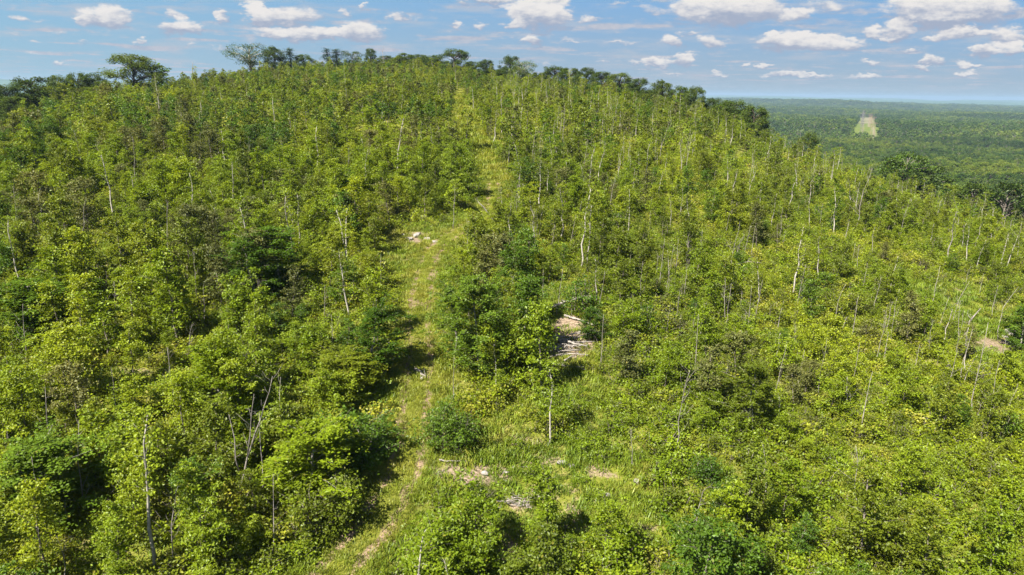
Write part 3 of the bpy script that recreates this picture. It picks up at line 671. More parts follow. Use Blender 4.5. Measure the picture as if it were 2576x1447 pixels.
keep = ok & ((op > .3) | (td < 3)); X, Y, Z, n = X[keep], Y[keep], Z[keep], keep.sum()
scatter('meadow_grass', TG, X, Y, Z, R.uniform(1.4, 2.2, n), R.integers(0, len(GR), n), 'pale grass on the upper part of the track', 'grass', tilt=.15)

# ------------------------------------------------------------------ bare and dead trees
BARED = [(1206,905,[(1208,850),(1212,790)]),(1262,900,[(1268,850),(1275,800)]),(1160,860,[(1158,800),(1160,740)]),(1318,890,[(1322,840),(1320,790)]),  # base x, base y, then points up the trunk in photo pixels
 (2007,758,[(2015,715),(2027,665)]),(1902,791,[(1910,750),(1919,705)]),(1824,805,[(1822,740),(1825,700)]),(2147,823,[(2152,785),(2159,748)]),(2100,811,[(2108,760),(2127,715)]),
 (2079,895,[(2090,850),(2100,828)]),(2199,765,[(2210,730),(2217,695)]),(2222,821,[(2228,795),(2234,768)]),(2230,828,[(2240,790),(2247,758)]),(2340,775,[(2352,720),(2365,668)]),
 (2399,798,[(2412,750),(2440,708)]),(2355,838,[(2372,790),(2387,748)]),(2337,873,[(2342,835),(2350,805)]),(2412,831,[(2413,790),(2415,755)]),(2417,941,[(2432,885),(2447,828)]),
 (2380,985,[(2395,930),(2410,878)]),(2444,1008,[(2462,920),(2487,811)]),(2497,771,[(2503,745),(2510,718)]),(2510,831,[(2525,775),(2563,721)]),(1824,948,[(1830,920),(1840,895)]),
 (1999,871,[(2000,840),(2002,811)]),(2137,1028,[(2137,990),(2120,955)]),(1840,655,[(1850,605),(1862,558)]),(1852,645,[(1862,610),(1874,588)]),(1757,648,[(1762,610),(1767,578)]),
 (1724,658,[(1730,620),(1737,578)]),(110,598,[(106,560),(99,500),(103,473)]),(41,588,[(40,530),(33,473)]),(205,590,[(212,545),(214,503)]),(323,550,[(320,530),(319,515)]),(423,630,[(422,570),(421,508)]),
 (340,450,[(338,400),(334,343)]),(265,450,[(258,400),(238,362)]),(612,703,[(607,675),(600,650)]),(909,571,[(907,530),(901,478)]),(1142,552,[(1143,510),(1144,472)]),(1394,595,[(1395,555),(1395,512)]),
 (1295,582,[(1299,535),(1302,486)]),(435,1406,[(432,1319),(440,1265),(448,1222)]),(100,1460,[(99,1390),(97,1320)]),(162,1460,[(155,1400),(147,1344)]),
 (137,1205,[(136,1160),(135,1111)]),(212,1264,[(218,1240),(226,1220)]),(309,1257,[(306,1220),(304,1178)]),(246,1111,[(247,1090),(248,1070)]),
 (1340,385,[(1344,350),(1348,316)]),(1359,369,[(1363,340),(1368,310)]),(1417,342,[(1419,300),(1421,265)]),(1409,337,[(1412,310),(1413,278)]),(1462,438,[(1467,415),(1472,393)]),(1465,438,[(1472,400),(1478,350)]),
 (1516,414,[(1520,385),(1523,358)]),(1582,382,[(1584,360),(1586,334)]),(1662,377,[(1672,345),(1686,302)]),(1726,422,[(1733,380),(1742,332)]),(1729,385,[(1733,355),(1737,326)]),(1769,396,[(1773,375),(1777,353)]),
 (1886,452,[(1892,415),(1899,377)]),(1833,462,[(1834,440),(1835,422)]),(1535,513,[(1540,480),(1547,446)]),(1793,470,[(1797,450),(1801,428)]),(1600,444,[(1604,425),(1608,406)]),(1499,308,[(1500,290),(1502,278)]),
 (1542,321,[(1543,305),(1544,294)]),(1487,390,[(1488,370),(1488,348)]),(2037,495,[(2040,455),(2042,420)]),(2027,412,[(2028,398),(2028,385)]),(2069,444,[(2071,415),(2072,385)]),(2155,570,[(2163,520),(2172,482),(2194,423)]),
 (2199,546,[(2203,515),(2206,487)]),(2180,535,[(2184,520),(2188,508)]),(2362,525,[(2368,508),(2373,495)]),(2279,543,[(2284,520),(2290,498)]),(2522,586,[(2530,545),(2541,508)]),(1961,594,[(1965,555),(1970,522)]),
 (838,905,[(836,840),(834,790)]),(1512,905,[(1515,840),(1518,790)]),(1590,800,[(1592,770),(1595,740)]),(1700,680,[(1704,640),(1708,600)]),(2155,1260,[(2150,1220),(2158,1160),(2152,1120)]),(1750,1330,[(1758,1280),(1768,1235),(1790,1222)]),(1895,1090,[(1893,1050),(1890,1010)]),
 (1700,1130,[(1706,1060),(1722,975),(1735,930)]),(1285,810,[(1284,780),(1283,740)]),(475,880,[(478,840),(482,815)]),(2560,640,[(2563,600),(2570,560)]),(1590,1150,[(1588,1110),(1585,1075)]),(72,850,[(66,810),(60,770)]),(760,560,[(764,540),(768,520)])]
rngd = np.random.default_rng(77); DEADPX = []
def place_dead(bx, by, pts, sink=25, r=None, nbr=None, name='dead_tree', label=None, twig=1.0, extra=None, mat_=DEADW):
    x, y, z = ground(bx, min(by+sink, 1560)); 
    loc = np.array([x, y, z]); P = [(0, 0, -.3)]; t0, s0 = ray(bx, by)
    if s0*y - z > .3: P.append((t0*y-x, 0, s0*y-z))
    for (a, b) in pts:
        t_, s_ = ray(a, b); P.append((t_*y-x, rngd.normal(0, .06), s_*y-z))
    P = np.array(P); hgt = P[-1][2]; r = r or (.016+.0046*hgt)*(1+.3*max(0, y/110-1))
    Pf = [P[0]]
    for i in range(len(P)-1):
        mid = (P[i]+P[i+1])/2 + rngd.normal(0, .010*hgt, 3)*[1, 1, 0]; Pf += [mid, P[i+1]]
    tr, br = dead_tree_geo(Pf, r, nbr if nbr is not None else int(rngd.integers(6, 14)), rngd, twig)
    if extra:
        for (pl, rk) in extra:
            q = []
            for (a, b) in pl: t_, s_ = ray(a, b); q.append((t_*y-x, rngd.normal(0, .1), s_*y-z))
            t2, b2 = dead_tree_geo(q, r*rk, 5, rngd, .8); tr.v += t2.v; 
            off = tr.n; tr.f += [f_+off for f_ in t2.f]; tr.n += t2.n
            if b2.v: off = br.n; br.v += b2.v; br.f += [f_+off for f_ in b2.f]; br.n += b2.n
    o = empty(name, loc)
    obj('trunk', tr.mesh('dead_trunk', mat_, True), o)
    if br.v: obj('branches', br.mesh('dead_branches', mat_, True), o)
    o['category'] = 'dead tree'; o['group'] = 'bare pale trunks standing over the scrub'
    if label: o['label'] = label
    else:
        hw = 'short' if hgt < 3.5 else ('tall' if hgt > 6 else 'medium-height'); lean = P[-1][0]-P[0][0]
        lw = 'right-leaning' if lean > .12*hgt else ('left-leaning' if lean < -.05*hgt else 'upright')
        pend_label(o, bx, by-40, '%s %s pale bare trunk' % (hw, lw))
    DEADPX.append((bx, by)); return o
place_dead(604, 1225, [(622,1150),(642,1090),(662,1025),(687,945)], sink=35, nbr=14, r=.075, twig=.9, label='big pale forked dead trunk rising from the lime bushes left of the track',
           extra=[([(622,1150),(628,1094),(633,1040),(640,990)], .6), ([(608,1215),(597,1150),(590,1104),(576,1042)], .7)])
place_dead(1258, 588, [(1240,552),(1216,520),(1202,507)], sink=4, nbr=3, r=.11, label='curved bare trunk leaning left over the grassy track')
place_dead(2008, 392, [(2011,360),(2015,328)], sink=8, nbr=9, r=.28, twig=1.4, name='dead_tree', label='thick whitish forked snag beside a dark round tree at the right edge of the hill')
place_dead(2422, 850, [(2440,810),(2467,775)], sink=5, nbr=10, r=.13, label='splintered brown-grey snag with a tangle of broken limbs beside the dry clearing')
place_dead(1722, 985, [(1730,960),(1745,935),(1760,925)], sink=15, nbr=14, twig=1.8, label='curly-limbed pale dead tree above the leafy hollow')
place_dead(965, 168, [(964,148),(962,126)], sink=4, nbr=14, twig=2.0, r=.2, label='grey leafless tree on the skyline among low crowns')
place_dead(484, 178, [(485,165),(483,155)], sink=4, nbr=5, r=.2, label='short broken stub on the skyline right of the big round oak')
for b_ in BARED: place_dead(b_[0], b_[1], b_[2], twig=1.15)
k = 0
while k < 105:
    bx = 1280 + 1290*rngd.random(); by = 330 + 780*rngd.random()**1.25
    t_, s_ = ray(bx, by)
    ridge_y = np.interp(bx, [r[0] for r in RIDGE], [r[1] for r in RIDGE])
    if (bx < 1660 and by > 960) or by < ridge_y + 55 or (by > 900 and rngd.random() < .6): continue
    yy = ground(bx, by)[1]; L_ = rngd.uniform(1.8, 4.6)*FPX/yy*.9; k += 1
    ln = (bx-1100)/6400*L_ + rngd.normal(.04, .06)*L_
    place_dead(bx, by, [(bx+ln*.5, by-L_*.5), (bx+ln, by-L_)], sink=10, twig=rngd.uniform(.5, 1.3))
k = 0
while k < 45:
    bx = 1250*rngd.random(); by = 330 + 1050*rngd.random(); yy = ground(bx, by)[1]
    L_ = rngd.uniform(2, 4)*FPX/yy*.9; k += 1; ln = (bx-1288)/6400*L_*.6 + rngd.normal(0.02, .05)*L_
    if abs(bx-1060) < 80 or (bx > 880 and by > 1000): continue
    place_dead(bx, by, [(bx+ln*.5, by-L_*.5), (bx+ln, by-L_)], sink=35, twig=rngd.uniform(.6, 1.3))

# ------------------------------------------------------------------ hero trees on the hill and along the skyline
def hero(kind, forms, fi, px, top, base, width, label, cat='tree', dist=None, base_h=None, group=None):
    """a tree that spans rows top..base and is width pixels wide"""
    if dist: 
        t_, s_ = ray(px, base); x, y = t_*dist, dist; z = float(height(np.array([x]), np.array([y]))[0])
    else: x, y, z = ground(px, base)
    _, st_ = ray(px, top); hgt = st_*y - z; p = forms[fi % len(forms)]
    co = np.empty(len(p['crown'].vertices)*3, np.float32); p['crown'].vertices.foreach_get('co', co); co = co.reshape(-1, 3)
    w0 = np.percentile(co[:, 0], 98)-np.percentile(co[:, 0], 2); h0 = np.percentile(co[:, 2], 99.5)
    s = width*1.18*y/FPX/w0; zsc = hgt/h0
    o = inst(kind, p, (x, y, z-.1), R.uniform(0, 6.28), s, zsc/s); o['label'] = label; o['category'] = cat
    if group: o['group'] = group
    return o
def Dp(px, k=.97): return float(np.interp(ray(px, 300)[0], tf, DF))*k
SG = 'big old trees along the skyline'
SKY = [ # forms, index, x, top, width, label
 (OK_,0,335,138,102,'big round dark oak standing alone on the left skyline'),
 (YF,2,405,160,36,'small leafy tree just right of the big round oak'),
 (UM,0,627,110,74,'tall open umbrella-shaped tree with a pale stem on the skyline'),
 (OK_,1,695,118,44,'dark round-headed tree right of the umbrella-shaped tree'),
 (PN,0,731,121,34,'pointed ragged pine right of the dark round-headed tree'),
 (OK_,2,766,137,44,'low broad crown right of the ragged pine on the skyline'),
 (PN,1,828,121,30,'left of the two sparse pines standing together on the skyline'),
 (PN,2,852,123,34,'right of the two sparse pines standing together on the skyline'),
 (UM,1,886,128,36,'wispy flat-topped tree right of the pair of pines'),
 (OK_,3,933,122,24,'narrow dark tree left of the grey leafless tree'),
 (OK_,4,1018,134,44,'low dark crown right of the grey leafless tree'),
 (OK_,0,1055,137,46,'low crown midway between the leafless tree and the lone oak'),
 (OK_,1,1088,139,40,'small bushy crown left of the lone skyline oak'),
 (OK_,2,1145,124,72,'lone broad oak on the centre of the skyline above the track'),
 (OK_,3,1222,150,36,'small round tree right of the lone skyline oak'),
 (OK_,4,1280,141,46,'left of two crowns touching where the ridge starts to drop'),
 (UM,0,1318,151,40,'right of two crowns touching where the ridge starts to drop'),
 (OK_,0,1390,167,52,'broad crown first along the dropping ridge'),
 (OK_,1,1432,170,46,'second crown along the dropping ridge'),
 (OK_,2,1475,170,50,'domed crown standing highest in its row on the dropping ridge'),
 (OK_,3,1512,180,46,'low crown below the domed one on the dropping ridge'),
 (OK_,4,1558,184,62,'large dark oak halfway down the dropping ridge'),
 (OK_,0,1608,197,48,'spreading crown right of the large ridge oak'),
 (OK_,1,1663,203,50,'very dark narrow oak on the ridge'),
 (OK_,2,1705,217,56,'flat-topped green crown right of the very dark ridge oak'),
 (OK_,3,1746,218,44,'rounded last crown against the sky on the ridge'),
 (OK_,4,1790,247,50,'leafy crown below the last crown against the sky'),
 (OK_,0,1838,253,84,'broad dark tree in front of the distant plain'),
 (OK_,1,1892,267,62,'tall dark tree at the end of the ridge by the plain'),
 (OK_,2,2036,333,46,'dark round tree beside the thick whitish snag'),
 (OK_,3,20,215,70,'dark bushy crown at the far left edge of the skyline'),
 (OK_,4,88,196,100,'wide dark green crown second from the left edge'),
 (OK_,0,150,190,46,'brownish dark crown between the wide crown and the low row'),
 (OK_,1,200,183,46,'dark crown left of the big round oak, first of two'),
 (OK_,2,245,184,50,'dark crown left of the big round oak, second of two')]
for (forms, fi, x_, top, wd, lab) in SKY:
    k = .90 if x_ < 1760 or x_ > 1950 else .95
    if x_ > 1950: k = 1.02
    hero('pine_tree' if forms is PN else ('oak_tree' if forms is not YF else 'young_tree'), forms, fi, x_, top, top+60, wd, lab, dist=Dp(x_, k), group=SG)
rk = np.random.default_rng(9)
FILL = [('the left', 5, 290, 16), ('the middle', 960, 1130, 8), ('the right', 1150, 1390, 10), ('the dropping', 1390, 1760, 15), ('the low', 1780, 1910, 5)]
for where, xa, xb, cnt_ in FILL:
    for j in range(cnt_):
        x_ = xa + (xb-xa)*(j+rk.random())/cnt_; rr_ = float(np.interp(x_, [r[0] for r in RIDGE], [r[1] for r in RIDGE])); top = rr_ - rk.uniform(-16, 12); wd = rk.uniform(24, 60)
        o = hero('oak_tree', OK_, int(rk.integers(5)), x_, top, top+55, wd, '', dist=Dp(x_, rk.uniform(.86, .97)), group='smaller oaks filling the skyline')
        pend_label(o, x_, top+20, '%s dark oak on %s skyline' % ('narrow' if wd < 42 else 'wide', where))
MID = [(TT,2,1205,690,945,108,'tall mottled tree with a pale stem in the clump right of the track'),(TT,3,1290,590,850,86,'tallest deep green tree at the back of the clump'),(TT,3,1150,700,900,79,'deep green tree at the track edge of the clump'),
 (TT,2,1320,690,905,86,'deep green tree shading the dark hollow'),(TT,3,1240,760,960,93,'full tree at the front of the clump'),(TT,1,1285,690,880,79,'pale olive tree inside the clump'),
 (TT,3,640,590,760,110,'dark leafy tree, first of two side by side left of the track'),(TT,2,705,570,730,110,'dark leafy tree, second of two side by side left of the track'),
 (TT,3,940,760,960,130,'deep green tree leaning over the left rut'),(TT,1,880,880,1000,150,'olive tree left of the shaded rut'),
 (TT,1,1880,900,1090,110,'leafy tree with a pale stem standing in the lime thicket'),(TT,2,120,1090,1300,190,'large deep green tree near the left edge'),(TT,5,560,870,1100,170,'bright lime tree left of the forked dead trunk'),
 (TT,3,1480,760,860,60,'narrow dark tree right of the brush pile'),(TT,3,2560,760,880,80,'dark tree at the right edge beyond the dry clearing'),(TT,0,790,1060,1260,220,'broad lime tree beside the forked dead trunk'),
 (TT,2,90,700,860,150,'deep green tree on the left edge, halfway up'),(TT,3,850,430,560,70,'deep green tree on the middle left slope')]
for (forms, fi, x_, top, base, wd, lab) in MID: hero('young_tree', forms, fi, x_, top, base, wd, lab, group='taller trees rising out of the scrub')
BUSHES = [(LB,0,1115,1310,1440,135,'large round bush between the track fork and the bottom edge'),(LB,1,1130,1010,1120,120,'dark tangled bush right of the track with bare twigs'),(BU,1,1215,1210,1270,60,'small round bush in the lower clearing'),
 (BU,0,1340,1300,1380,90,'lime bush right of the branch heap'),(BU,0,1430,1370,1450,80,'leafy lime bush at the bottom right of the clearing'),(BU,0,1170,1420,1500,90,'low lime bush on the bottom edge of the clearing'),(BU,0,1590,1320,1400,90,'spreading lime bush on the bottom right'),
 (LB,2,835,1190,1330,140,'full olive bush left of the track junction'),(LB,1,900,1030,1150,170,'dark bush left of the rock slab')]
for (forms, fi, x_, top, base, wd, lab) in BUSHES: hero('bush', forms, fi, x_, top, base, wd, lab, cat='bush', group='bushes around the lower clearing')

# ------------------------------------------------------------------ rocks, logs, branches
m, nt = mat('stone'); STONE = m
ge = N(nt, 'ShaderNodeNewGeometry'); n_ = NOISE(nt, ge.outputs['Position'], 3.5, 5, .65)
c = MIX(nt, MAP(nt, n_.outputs['Fac'], .35, .65), (.15, .135, .12), (.27, .245, .22)); d = N(nt, 'ShaderNodeBsdfDiffuse'); nt.links.new(c, d.inputs[0])
bp = N(nt, 'ShaderNodeBump'); bp.inputs['Strength'].default_value = .5; bp.inputs['Distance'].default_value = .08; nt.links.new(n_.outputs['Fac'], bp.inputs['Height']); nt.links.new(bp.outputs[0], d.inputs['Normal'])
out = N(nt, 'ShaderNodeOutputMaterial'); nt.links.new(d.outputs[0], out.inputs[0])
import bmesh
def rock_mesh(seed):
    bm = bmesh.new(); bmesh.ops.create_icosphere(bm, subdivisions=3, radius=1); rng = np.random.default_rng(seed)
    for _ in range(9):
        nrm = Vector(rng.normal(size=3)).normalized(); dd_ = rng.uniform(.45, .8)
        for v in bm.verts:
            q = v.co.dot(nrm)
            if q > dd_: v.co -= nrm*(q-dd_)
    for v in bm.verts: v.co *= 1+.06*math.sin(v.co.x*5+seed)*math.cos(v.co.y*6)
    me = bpy.data.meshes.new('rock'); bm.to_mesh(me); bm.free(); me.materials.append(STONE); return me
RM = [rock_mesh(i) for i in range(5)]
ROCKS = [(1030,603,.55),(1052,596,.7),(1075,604,.45),(1092,610,.4),(1015,594,.35),(1010,548,.5),(1062,549,.6),(1040,552,.35),(245,675,.8),(330,662,.3),(1495,835,.45),(1478,845,.3),(1455,838,.25),(935,1122,.95),(905,1118,.4),(958,1130,.35),
 (1415,1168,.35),(1435,1172,.25),(1222,1192,.3),(1275,1190,.25),(1038,940,.25),(1062,952,.3),(1018,1075,.2),(1015,1120,.2),(672,342,.7),(1290,1178,.2),(1600,1215,.3),(1335,900,.3),(2545,842,.7),(2530,850,.4),(1258,1275,.2),(1525,1250,.3),(2110,1415,.4),(1180,560,.3),(1230,620,.3),(1700,1262,.3)]
for i, (a, b, s) in enumerate(ROCKS):
    x, y, z = ground(a, b); o = obj('rock', RM[i % 5], loc=(x, y, z+s*.12)); o.scale = (s*R.uniform(.8, 1.3), s*R.uniform(.7, 1.1), s*R.uniform(.4, .65)); o.rotation_euler = (R.normal(0, .15), R.normal(0, .15), R.uniform(0, 6.28))
    o['category'] = 'rock'; o['group'] = 'pale rocks showing through the grass'; pend_label(o, a, b, 'pale %s rock' % ('large' if s > .5 else 'small'))
def log(p0, p1, r, label=None, desc=None, lift=.1, nbr=2):
    x0, y0, z0 = ground(*p0); x1, y1, z1 = ground(*p1); rng = rngd
    P = []
    for u in np.linspace(0, 1, 6):
        x, y = x0+(x1-x0)*u + rng.normal(0, .05), y0+(y1-y0)*u + rng.normal(0, .05); P.append((x-x0, y-y0, float(height(np.array([x]), np.array([y]))[0])-z0+lift+r*.7))
    g = Geo(); tube(g, P, np.linspace(r, r*.5, 6), 7)
    P = np.array(P)
    for _ in range(nbr):
        j = rng.integers(2, 6); e = P[j]+rng.normal(0, .5, 3)*[1, 1, .4]+[0, 0, .2]; tube(g, [P[j], (P[j]+e)/2+[0, 0, .05], e], [r*.35, r*.25, r*.12], 4)
    o = obj('log', g.mesh('log', DEADW, True), loc=(x0, y0, z0)); o['category'] = 'log'
    if label: o['label'] = label
    else: o['group'] = 'grey sticks and logs lying about'; pend_label(o, (p0[0]+p1[0])/2, (p0[1]+p1[1])/2, desc or 'grey fallen log')
    return o
log((1388,784), (1470,757), .13, 'long grey forked log lying above the brush pile', lift=.35, nbr=4)
log((1420,798), (1503,828), .10, 'straight fallen pole at the top of the bare earth patch', nbr=3)
log((1335,866), (1405,872), .12, 'thick grey log leading into the brush pile', nbr=1)
log((1395,922), (1470,935), .08, 'thin bent log below the brush pile', nbr=3)
log((1045,935), (1072,958), .12, 'short pale log across the left rut of the track', nbr=1)
log((1105,1163), (1180,1166), .05, 'thin stick lying below the dark tangled bush', nbr=0)
log((745,520), (768,500), .10, 'pale leaning log on the left slope', lift=.8, nbr=0)
log((872,604), (920,620), .10, 'grey log beside the rocky patch', lift=.3, nbr=1)
log((1855,682), (1895,672), .12, 'fallen log on the right slope under bare trunks', lift=.6, nbr=3)
for i in range(34):
    a = 1418+rngd.normal(0, 26); b = 878+rngd.normal(0, 14); an = rngd.normal(0, .4); L_ = rngd.uniform(14, 34)
    log((a-L_*math.cos(an), b-L_*math.sin(an)*.45), (a+L_*math.cos(an), b+L_*math.sin(an)*.45), rngd.uniform(.03, .08), desc=('thick' if i % 3 == 0 else 'thin')+' stick in the pile,', lift=rngd.uniform(.1, .6), nbr=1)
for i in range(16):
    a = 1300+rngd.normal(0, 28); b = 1268+rngd.normal(0, 7); an = rngd.normal(0, .6); L_ = rngd.uniform(12, 30)
    log((a-L_*math.cos(an), b-L_*math.sin(an)*.45), (a+L_*math.cos(an), b+L_*math.sin(an)*.45), rngd.uniform(.02, .05), desc=('stout' if i % 3 == 0 else 'slim')+' bleached branch', lift=rngd.uniform(.02, .3), nbr=1)
for i in range(40):
    a, b, q, w_, _ = OPEN[i % 17]; a += rngd.normal(0, q*.5); b += rngd.normal(0, w_*.5); an = rngd.uniform(-1, 1); L_ = rngd.uniform(8, 22)
    if b > 1440: continue
    log((a-L_*math.cos(an), b-L_*math.sin(an)*.5), (a+L_*math.cos(an), b+L_*math.sin(an)*.5), rngd.uniform(.015, .04), desc='stray grey stick', lift=.03, nbr=0)

# ------------------------------------------------------------------ the plain: forest, power line, house
NEARC, FARC = ray(2180, 342), ray(2179, 288)
cy0, cy1 = 1040.0, 2250.0
def cline(Y): 
    u = (np.asarray(Y)-cy0)/(cy1-cy0); return NEARC[0]*cy0 + (FARC[0]*cy1-NEARC[0]*cy0)*u
hwid = 24.0
def in_cut(X, Y, pad=0): return (Y > cy0-40) & (Y < cy1) & (np.abs(X-cline(Y)) < hwid+pad)
SKYPX = lambda x, y: ray(x, y)[0]
X1, Y1 = grid_points(120, 950, 7.5, .10, .95); X2, Y2 = grid_points(950, 2800, 10.5, .22, .9)
Xl, Yl = grid_points(150, 700, 9, -1.0, .1)
X1, Y1 = np.concatenate([X1, Xl]), np.concatenate([Y1, Yl])
# only where the plain can be seen from about here
def fscatter(name, forms, X, Y, label, smin, smax, n_single=0):
    D = hill_dist(X, Y); pz = project(X, Y, height(X, Y)+17); k = (Y > D*1.13) & ~in_cut(X, Y, 1+14*fbm(X/35, Y/35, 2)) & ((pz[0] > 2230) | ((pz[0] > 1830) & ((Y > 430) | (pz[0] < 1900))) | (pz[1] > np.interp(pz[0], [r[0] for r in RIDGE], [r[1] for r in RIDGE])+12)); X, Y = X[k], Y[k]; Z = height(X, Y)
    s = R.uniform(smin, smax, len(X)); fi = R.integers(0, len(forms), len(X)); Z = Z-.3
    px, py = project(X, Y, Z+9*s)
    fi = np.where((px > 2230) & (py > 400) & (Y < 420) & (R.random(len(X)) < .75) & (len(forms) > 4), 2, fi); sing = np.zeros(len(X), bool)  # darker oak-toned form stands in for a cloud shadow on these trees
    if n_single:
        vis = (px > 1900) & (px < W-5) & (py > np.interp(px, [r[0] for r in RIDGE], [r[1] for r in RIDGE])-70) & (py < 1000) & (Y > hill_dist(X, Y)*1.13)
        o_ = np.argsort(np.where(vis, Y, 1e9))[:n_single]; o_ = o_[vis[o_]]; sing[o_] = True
        for i in o_:
            o = inst('forest_tree', forms[fi[i]], (X[i], Y[i], Z[i]), R.uniform(0, 6.28), s[i], 1.0); o['category'] = 'tree'; o['group'] = 'full-grown trees at the foot of the hill'
            szw = 'smaller' if s[i] < (smin+smax)/2 else 'larger'
            pend_label(o, px[i], py[i], '%s %s full-grown forest tree' % (szw, TONEWORD[forms[fi[i]]['tone']]))
    scatter(name, forms, X[~sing], Y[~sing], Z[~sing], s[~sing], fi[~sing], label, 'forest', tilt=.03)
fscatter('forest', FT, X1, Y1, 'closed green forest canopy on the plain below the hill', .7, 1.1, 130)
fscatter('distant_forest', FF, X2, Y2, 'distant forest canopy around the power-line cut', .75, 1.15)
X3, Y3 = grid_points(2800, 6500, 24, .18, .85)
Z3 = height(X3, Y3); s3_ = R.uniform(1.4, 2.4, len(X3))
scatter('far_woods', FF, X3, Y3, Z3-4, s3_, R.integers(0, len(FF), len(X3)), 'hazy far woods rolling towards the horizon', 'forest', tilt=.02, zs=np.full(len(X3), .55))

m, nt = mat('cut_grass'); CUT = m
ge = N(nt, 'ShaderNodeNewGeometry'); n_ = NOISE(nt, ge.outputs['Position'], .02, 5, .7); n2_ = NOISE(nt, ge.outputs['Position'], .15, 3, .6); at = N(nt, 'ShaderNodeAttribute', attribute_name='lane')
c = MIX(nt, MAP(nt, n_.outputs['Fac'], .38, .62), (.066, .096, .015), (.095, .105, .026)); c = MIX(nt, MAP(nt, n2_.outputs['Fac'], .5, .7, 0, .6), c, (.10, .14, .03))
c = MIX(nt, at.outputs['Fac'], c, (.17, .14, .10)); d = N(nt, 'ShaderNodeBsdfDiffuse'); nt.links.new(c, d.inputs[0]); out = N(nt, 'ShaderNodeOutputMaterial'); nt.links.new(d.outputs[0], out.inputs[0])
ys = np.linspace(cy0-38, cy1, 190); ws = np.linspace(-hwid-3, hwid+3, 25); CY, CW = np.meshgrid(ys, ws, indexing='ij'); CX = cline(CY)+CW
CZ = height(CX.ravel(), CY.ravel())+1.0; id2 = np.arange(CX.size).reshape(CX.shape)
cf = np.stack([id2[:-1, :-1], id2[:-1, 1:], id2[1:, 1:], id2[1:, :-1]], -1).reshape(-1, 4)
cm = mesh_np('cut', np.stack([CX.ravel(), CY.ravel(), CZ], 1), [cf], CUT, smooth=True)
lane = np.maximum(np.maximum(np.exp(-((CW-9-3*np.sin(CY/140))/2.6)**2)*.75, np.exp(-((CW+6)/1.8)**2)*.5), np.exp(-((CY-1100-CW*.3)/6)**2)*(CW < 8))
lane = np.maximum(lane, .7*np.exp(-((CW-4)/20)**2)*(CY > 1650)*(fbm(CX/30, CY/60, 2) > -.1))
a = cm.attributes.new('lane', 'FLOAT', 'POINT'); a.data.foreach_set('value', lane.ravel().astype(np.float32))
tag(obj('path', cm), 'mown grassy power-line corridor cut straight through the forest', 'corridor', kind='structure')
STEEL, nt = mat('tower_steel'); d = N(nt, 'ShaderNodeBsdfDiffuse'); d.inputs[0].default_value = (.13, .12, .12, 1); out = N(nt, 'ShaderNodeOutputMaterial'); nt.links.new(d.outputs[0], out.inputs[0])
WOODP, nt = mat('pole_wood'); d = N(nt, 'ShaderNodeBsdfDiffuse'); d.inputs[0].default_value = (.22, .15, .11, 1); out = N(nt, 'ShaderNodeOutputMaterial'); nt.links.new(d.outputs[0], out.inputs[0])
def lattice():
    g, arm = Geo(), Geo(); h = 27
    for sx in (-1, 1):
        for sy in (-1, 1): tube(g, [(sx*2.6, sy*2.6, 0), (sx*.7, sy*.7, h*.68), (sx*.4, sy*.4, h)], [.16, .13, .10], 4)
    for i in range(7):
        z0, z1 = h*i/7, h*(i+1)/7; w0, w1 = 2.6-2.2*i/7, 2.6-2.2*(i+1)/7
        for s in (-1, 1):
            tube(g, [(-w0, s*w0, z0), (w1, s*w1, z1)], [.06, .06], 3); tube(g, [(w0, s*w0, z0), (-w1, s*w1, z1)], [.06, .06], 3)
            tube(g, [(s*w0, -w0, z0), (s*w1, w1, z1)], [.06, .06], 3)
    for z, l in ((h*.7, 5.5), (h*.83, 4.6), (h*.96, 3.6)): tube(arm, [(-l, 0, z), (0, 0, z+.9), (l, 0, z)], [.10, .28, .10], 4); tube(arm, [(-l, 0, z), (l, 0, z)], [.1, .1], 4)
    return g.mesh('tower_body', STEEL), arm.mesh('tower_arms', STEEL)
def hframe():
    g, arm = Geo(), Geo()
    for s in (-2.6, 2.6): tube(g, [(s, 0, 0), (s, 0, 19)], [.3, .2], 6)
    tube(arm, [(-6, 0, 17.5), (6, 0, 17.5)], [.22, .22], 4); tube(arm, [(-2.6, 0, 10), (2.6, 0, 16)], [.12, .12], 4); tube(arm, [(2.6, 0, 10), (-2.6, 0, 16)], [.12, .12], 4)
    return g.mesh('pole_pair', WOODP), arm.mesh('pole_arms', WOODP)
TB, TA = lattice(); HB, HA = hframe()
prev = {}
for row, (off, bb, aa, nm_, what, step, hh) in enumerate(((-9, TB, TA, 'power_tower', 'grey lattice power tower', 215, 25), (9, HB, HA, 'power_pole', 'brown wooden twin-pole power support', 165, 17.5))):
    Ys = np.arange(1085+row*30, 1900, step); wires = Geo(); org = None
    for i, y in enumerate(Ys):
        x = float(cline(y))+off; z = float(height(np.array([x]), np.array([y]))[0])+.8; o = empty(nm_, (x, y, z), rz=-math.atan((FARC[0]*cy1-NEARC[0]*cy0)/(cy1-cy0)))
        a, b = obj('frame', bb, o), obj('crossarm', aa, o); o['category'] = 'power pylon'; o['group'] = 'pylons along the forest cut'
        o['label'] = '%s, %s from the hill along its line' % (what, ORD[min(i, 11)].replace('nearest', 'closest'))
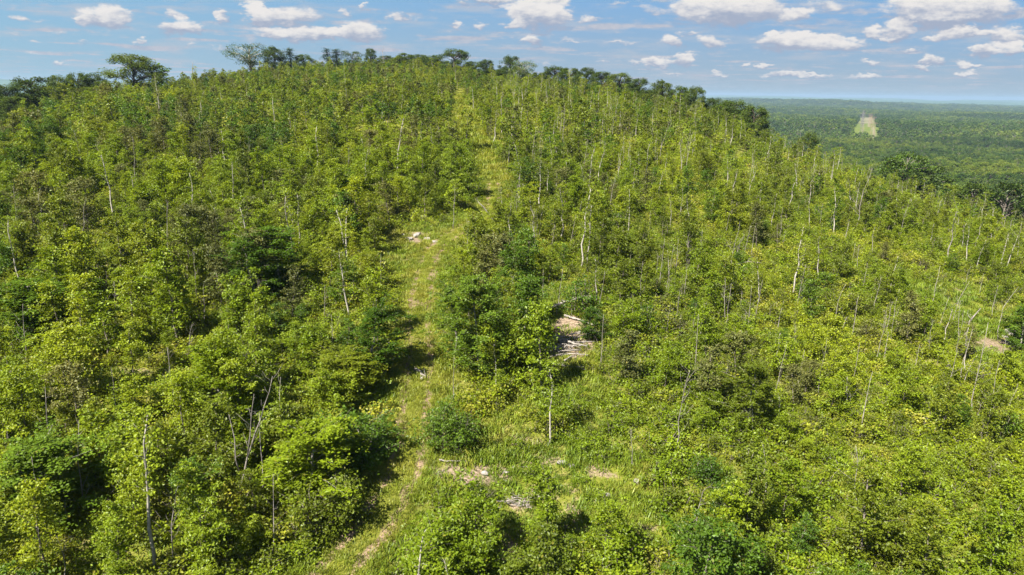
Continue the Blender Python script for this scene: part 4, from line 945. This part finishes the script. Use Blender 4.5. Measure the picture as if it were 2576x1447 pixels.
# small white house beyond the cut
HX, HY = ray(2178, 274)[0]*3300, 3300.0; HZ = float(height(np.array([HX]), np.array([HY]))[0]) + 4
WH, nt = mat('white_paint'); d = N(nt, 'ShaderNodeBsdfDiffuse'); d.inputs[0].default_value = (.8, .8, .78, 1); out = N(nt, 'ShaderNodeOutputMaterial'); nt.links.new(d.outputs[0], out.inputs[0])
RF, nt = mat('roof_metal'); d = N(nt, 'ShaderNodeBsdfDiffuse'); d.inputs[0].default_value = (.6, .6, .6, 1); out = N(nt, 'ShaderNodeOutputMaterial'); nt.links.new(d.outputs[0], out.inputs[0])
ho = tag(empty('house', (HX, HY, HZ)), 'tiny white house showing among trees beyond the power-line cut', 'house')
g = Geo(); a_, b_, c_, r__ = 5, 3.5, 4, 6
g.add([(-a_, -b_, -6), (a_, -b_, -6), (a_, b_, -6), (-a_, b_, -6), (-a_, -b_, c_), (a_, -b_, c_), (a_, b_, c_), (-a_, b_, c_)], [(0, 1, 5, 4), (1, 2, 6, 5), (2, 3, 7, 6), (3, 0, 4, 7)])
obj('wall', g.mesh('house_wall', WH), ho)
g = Geo(); g.add([(-a_-1, -b_-1, c_-.3), (a_+1, -b_-1, c_-.3), (a_+1, 0, r__), (-a_-1, 0, r__), (a_+1, b_+1, c_-.3), (-a_-1, b_+1, c_-.3)], [(0, 1, 2, 3), (3, 2, 4, 5)]); obj('roof', g.mesh('house_roof', RF), ho)

write_labels()

# ------------------------------------------------------------------ air
me = bpy.data.meshes.new('haze'); S, zb, zt = 16600, -190, 40
bm = bmesh.new(); bmesh.ops.create_cube(bm, size=1)
for v in bm.verts: v.co = Vector((v.co.x*2*S, v.co.y*2*S, zb if v.co.z < 0 else zt))
bm.to_mesh(me); bm.free()
hm, nt = mat('haze_air'); pv = N(nt, 'ShaderNodeVolumePrincipled'); pv.inputs['Color'].default_value = (.34, .49, .66, 1); pv.inputs['Density'].default_value = .00010; pv.inputs['Anisotropy'].default_value = .1
out = N(nt, 'ShaderNodeOutputMaterial'); nt.links.new(pv.outputs[0], out.inputs['Volume']); me.materials.append(hm)
tag(obj('haze', me), 'thin summer haze over the plain', 'haze', kind='stuff')
print('COUNTS', cnt, 'track', TY[0], TY[-1])
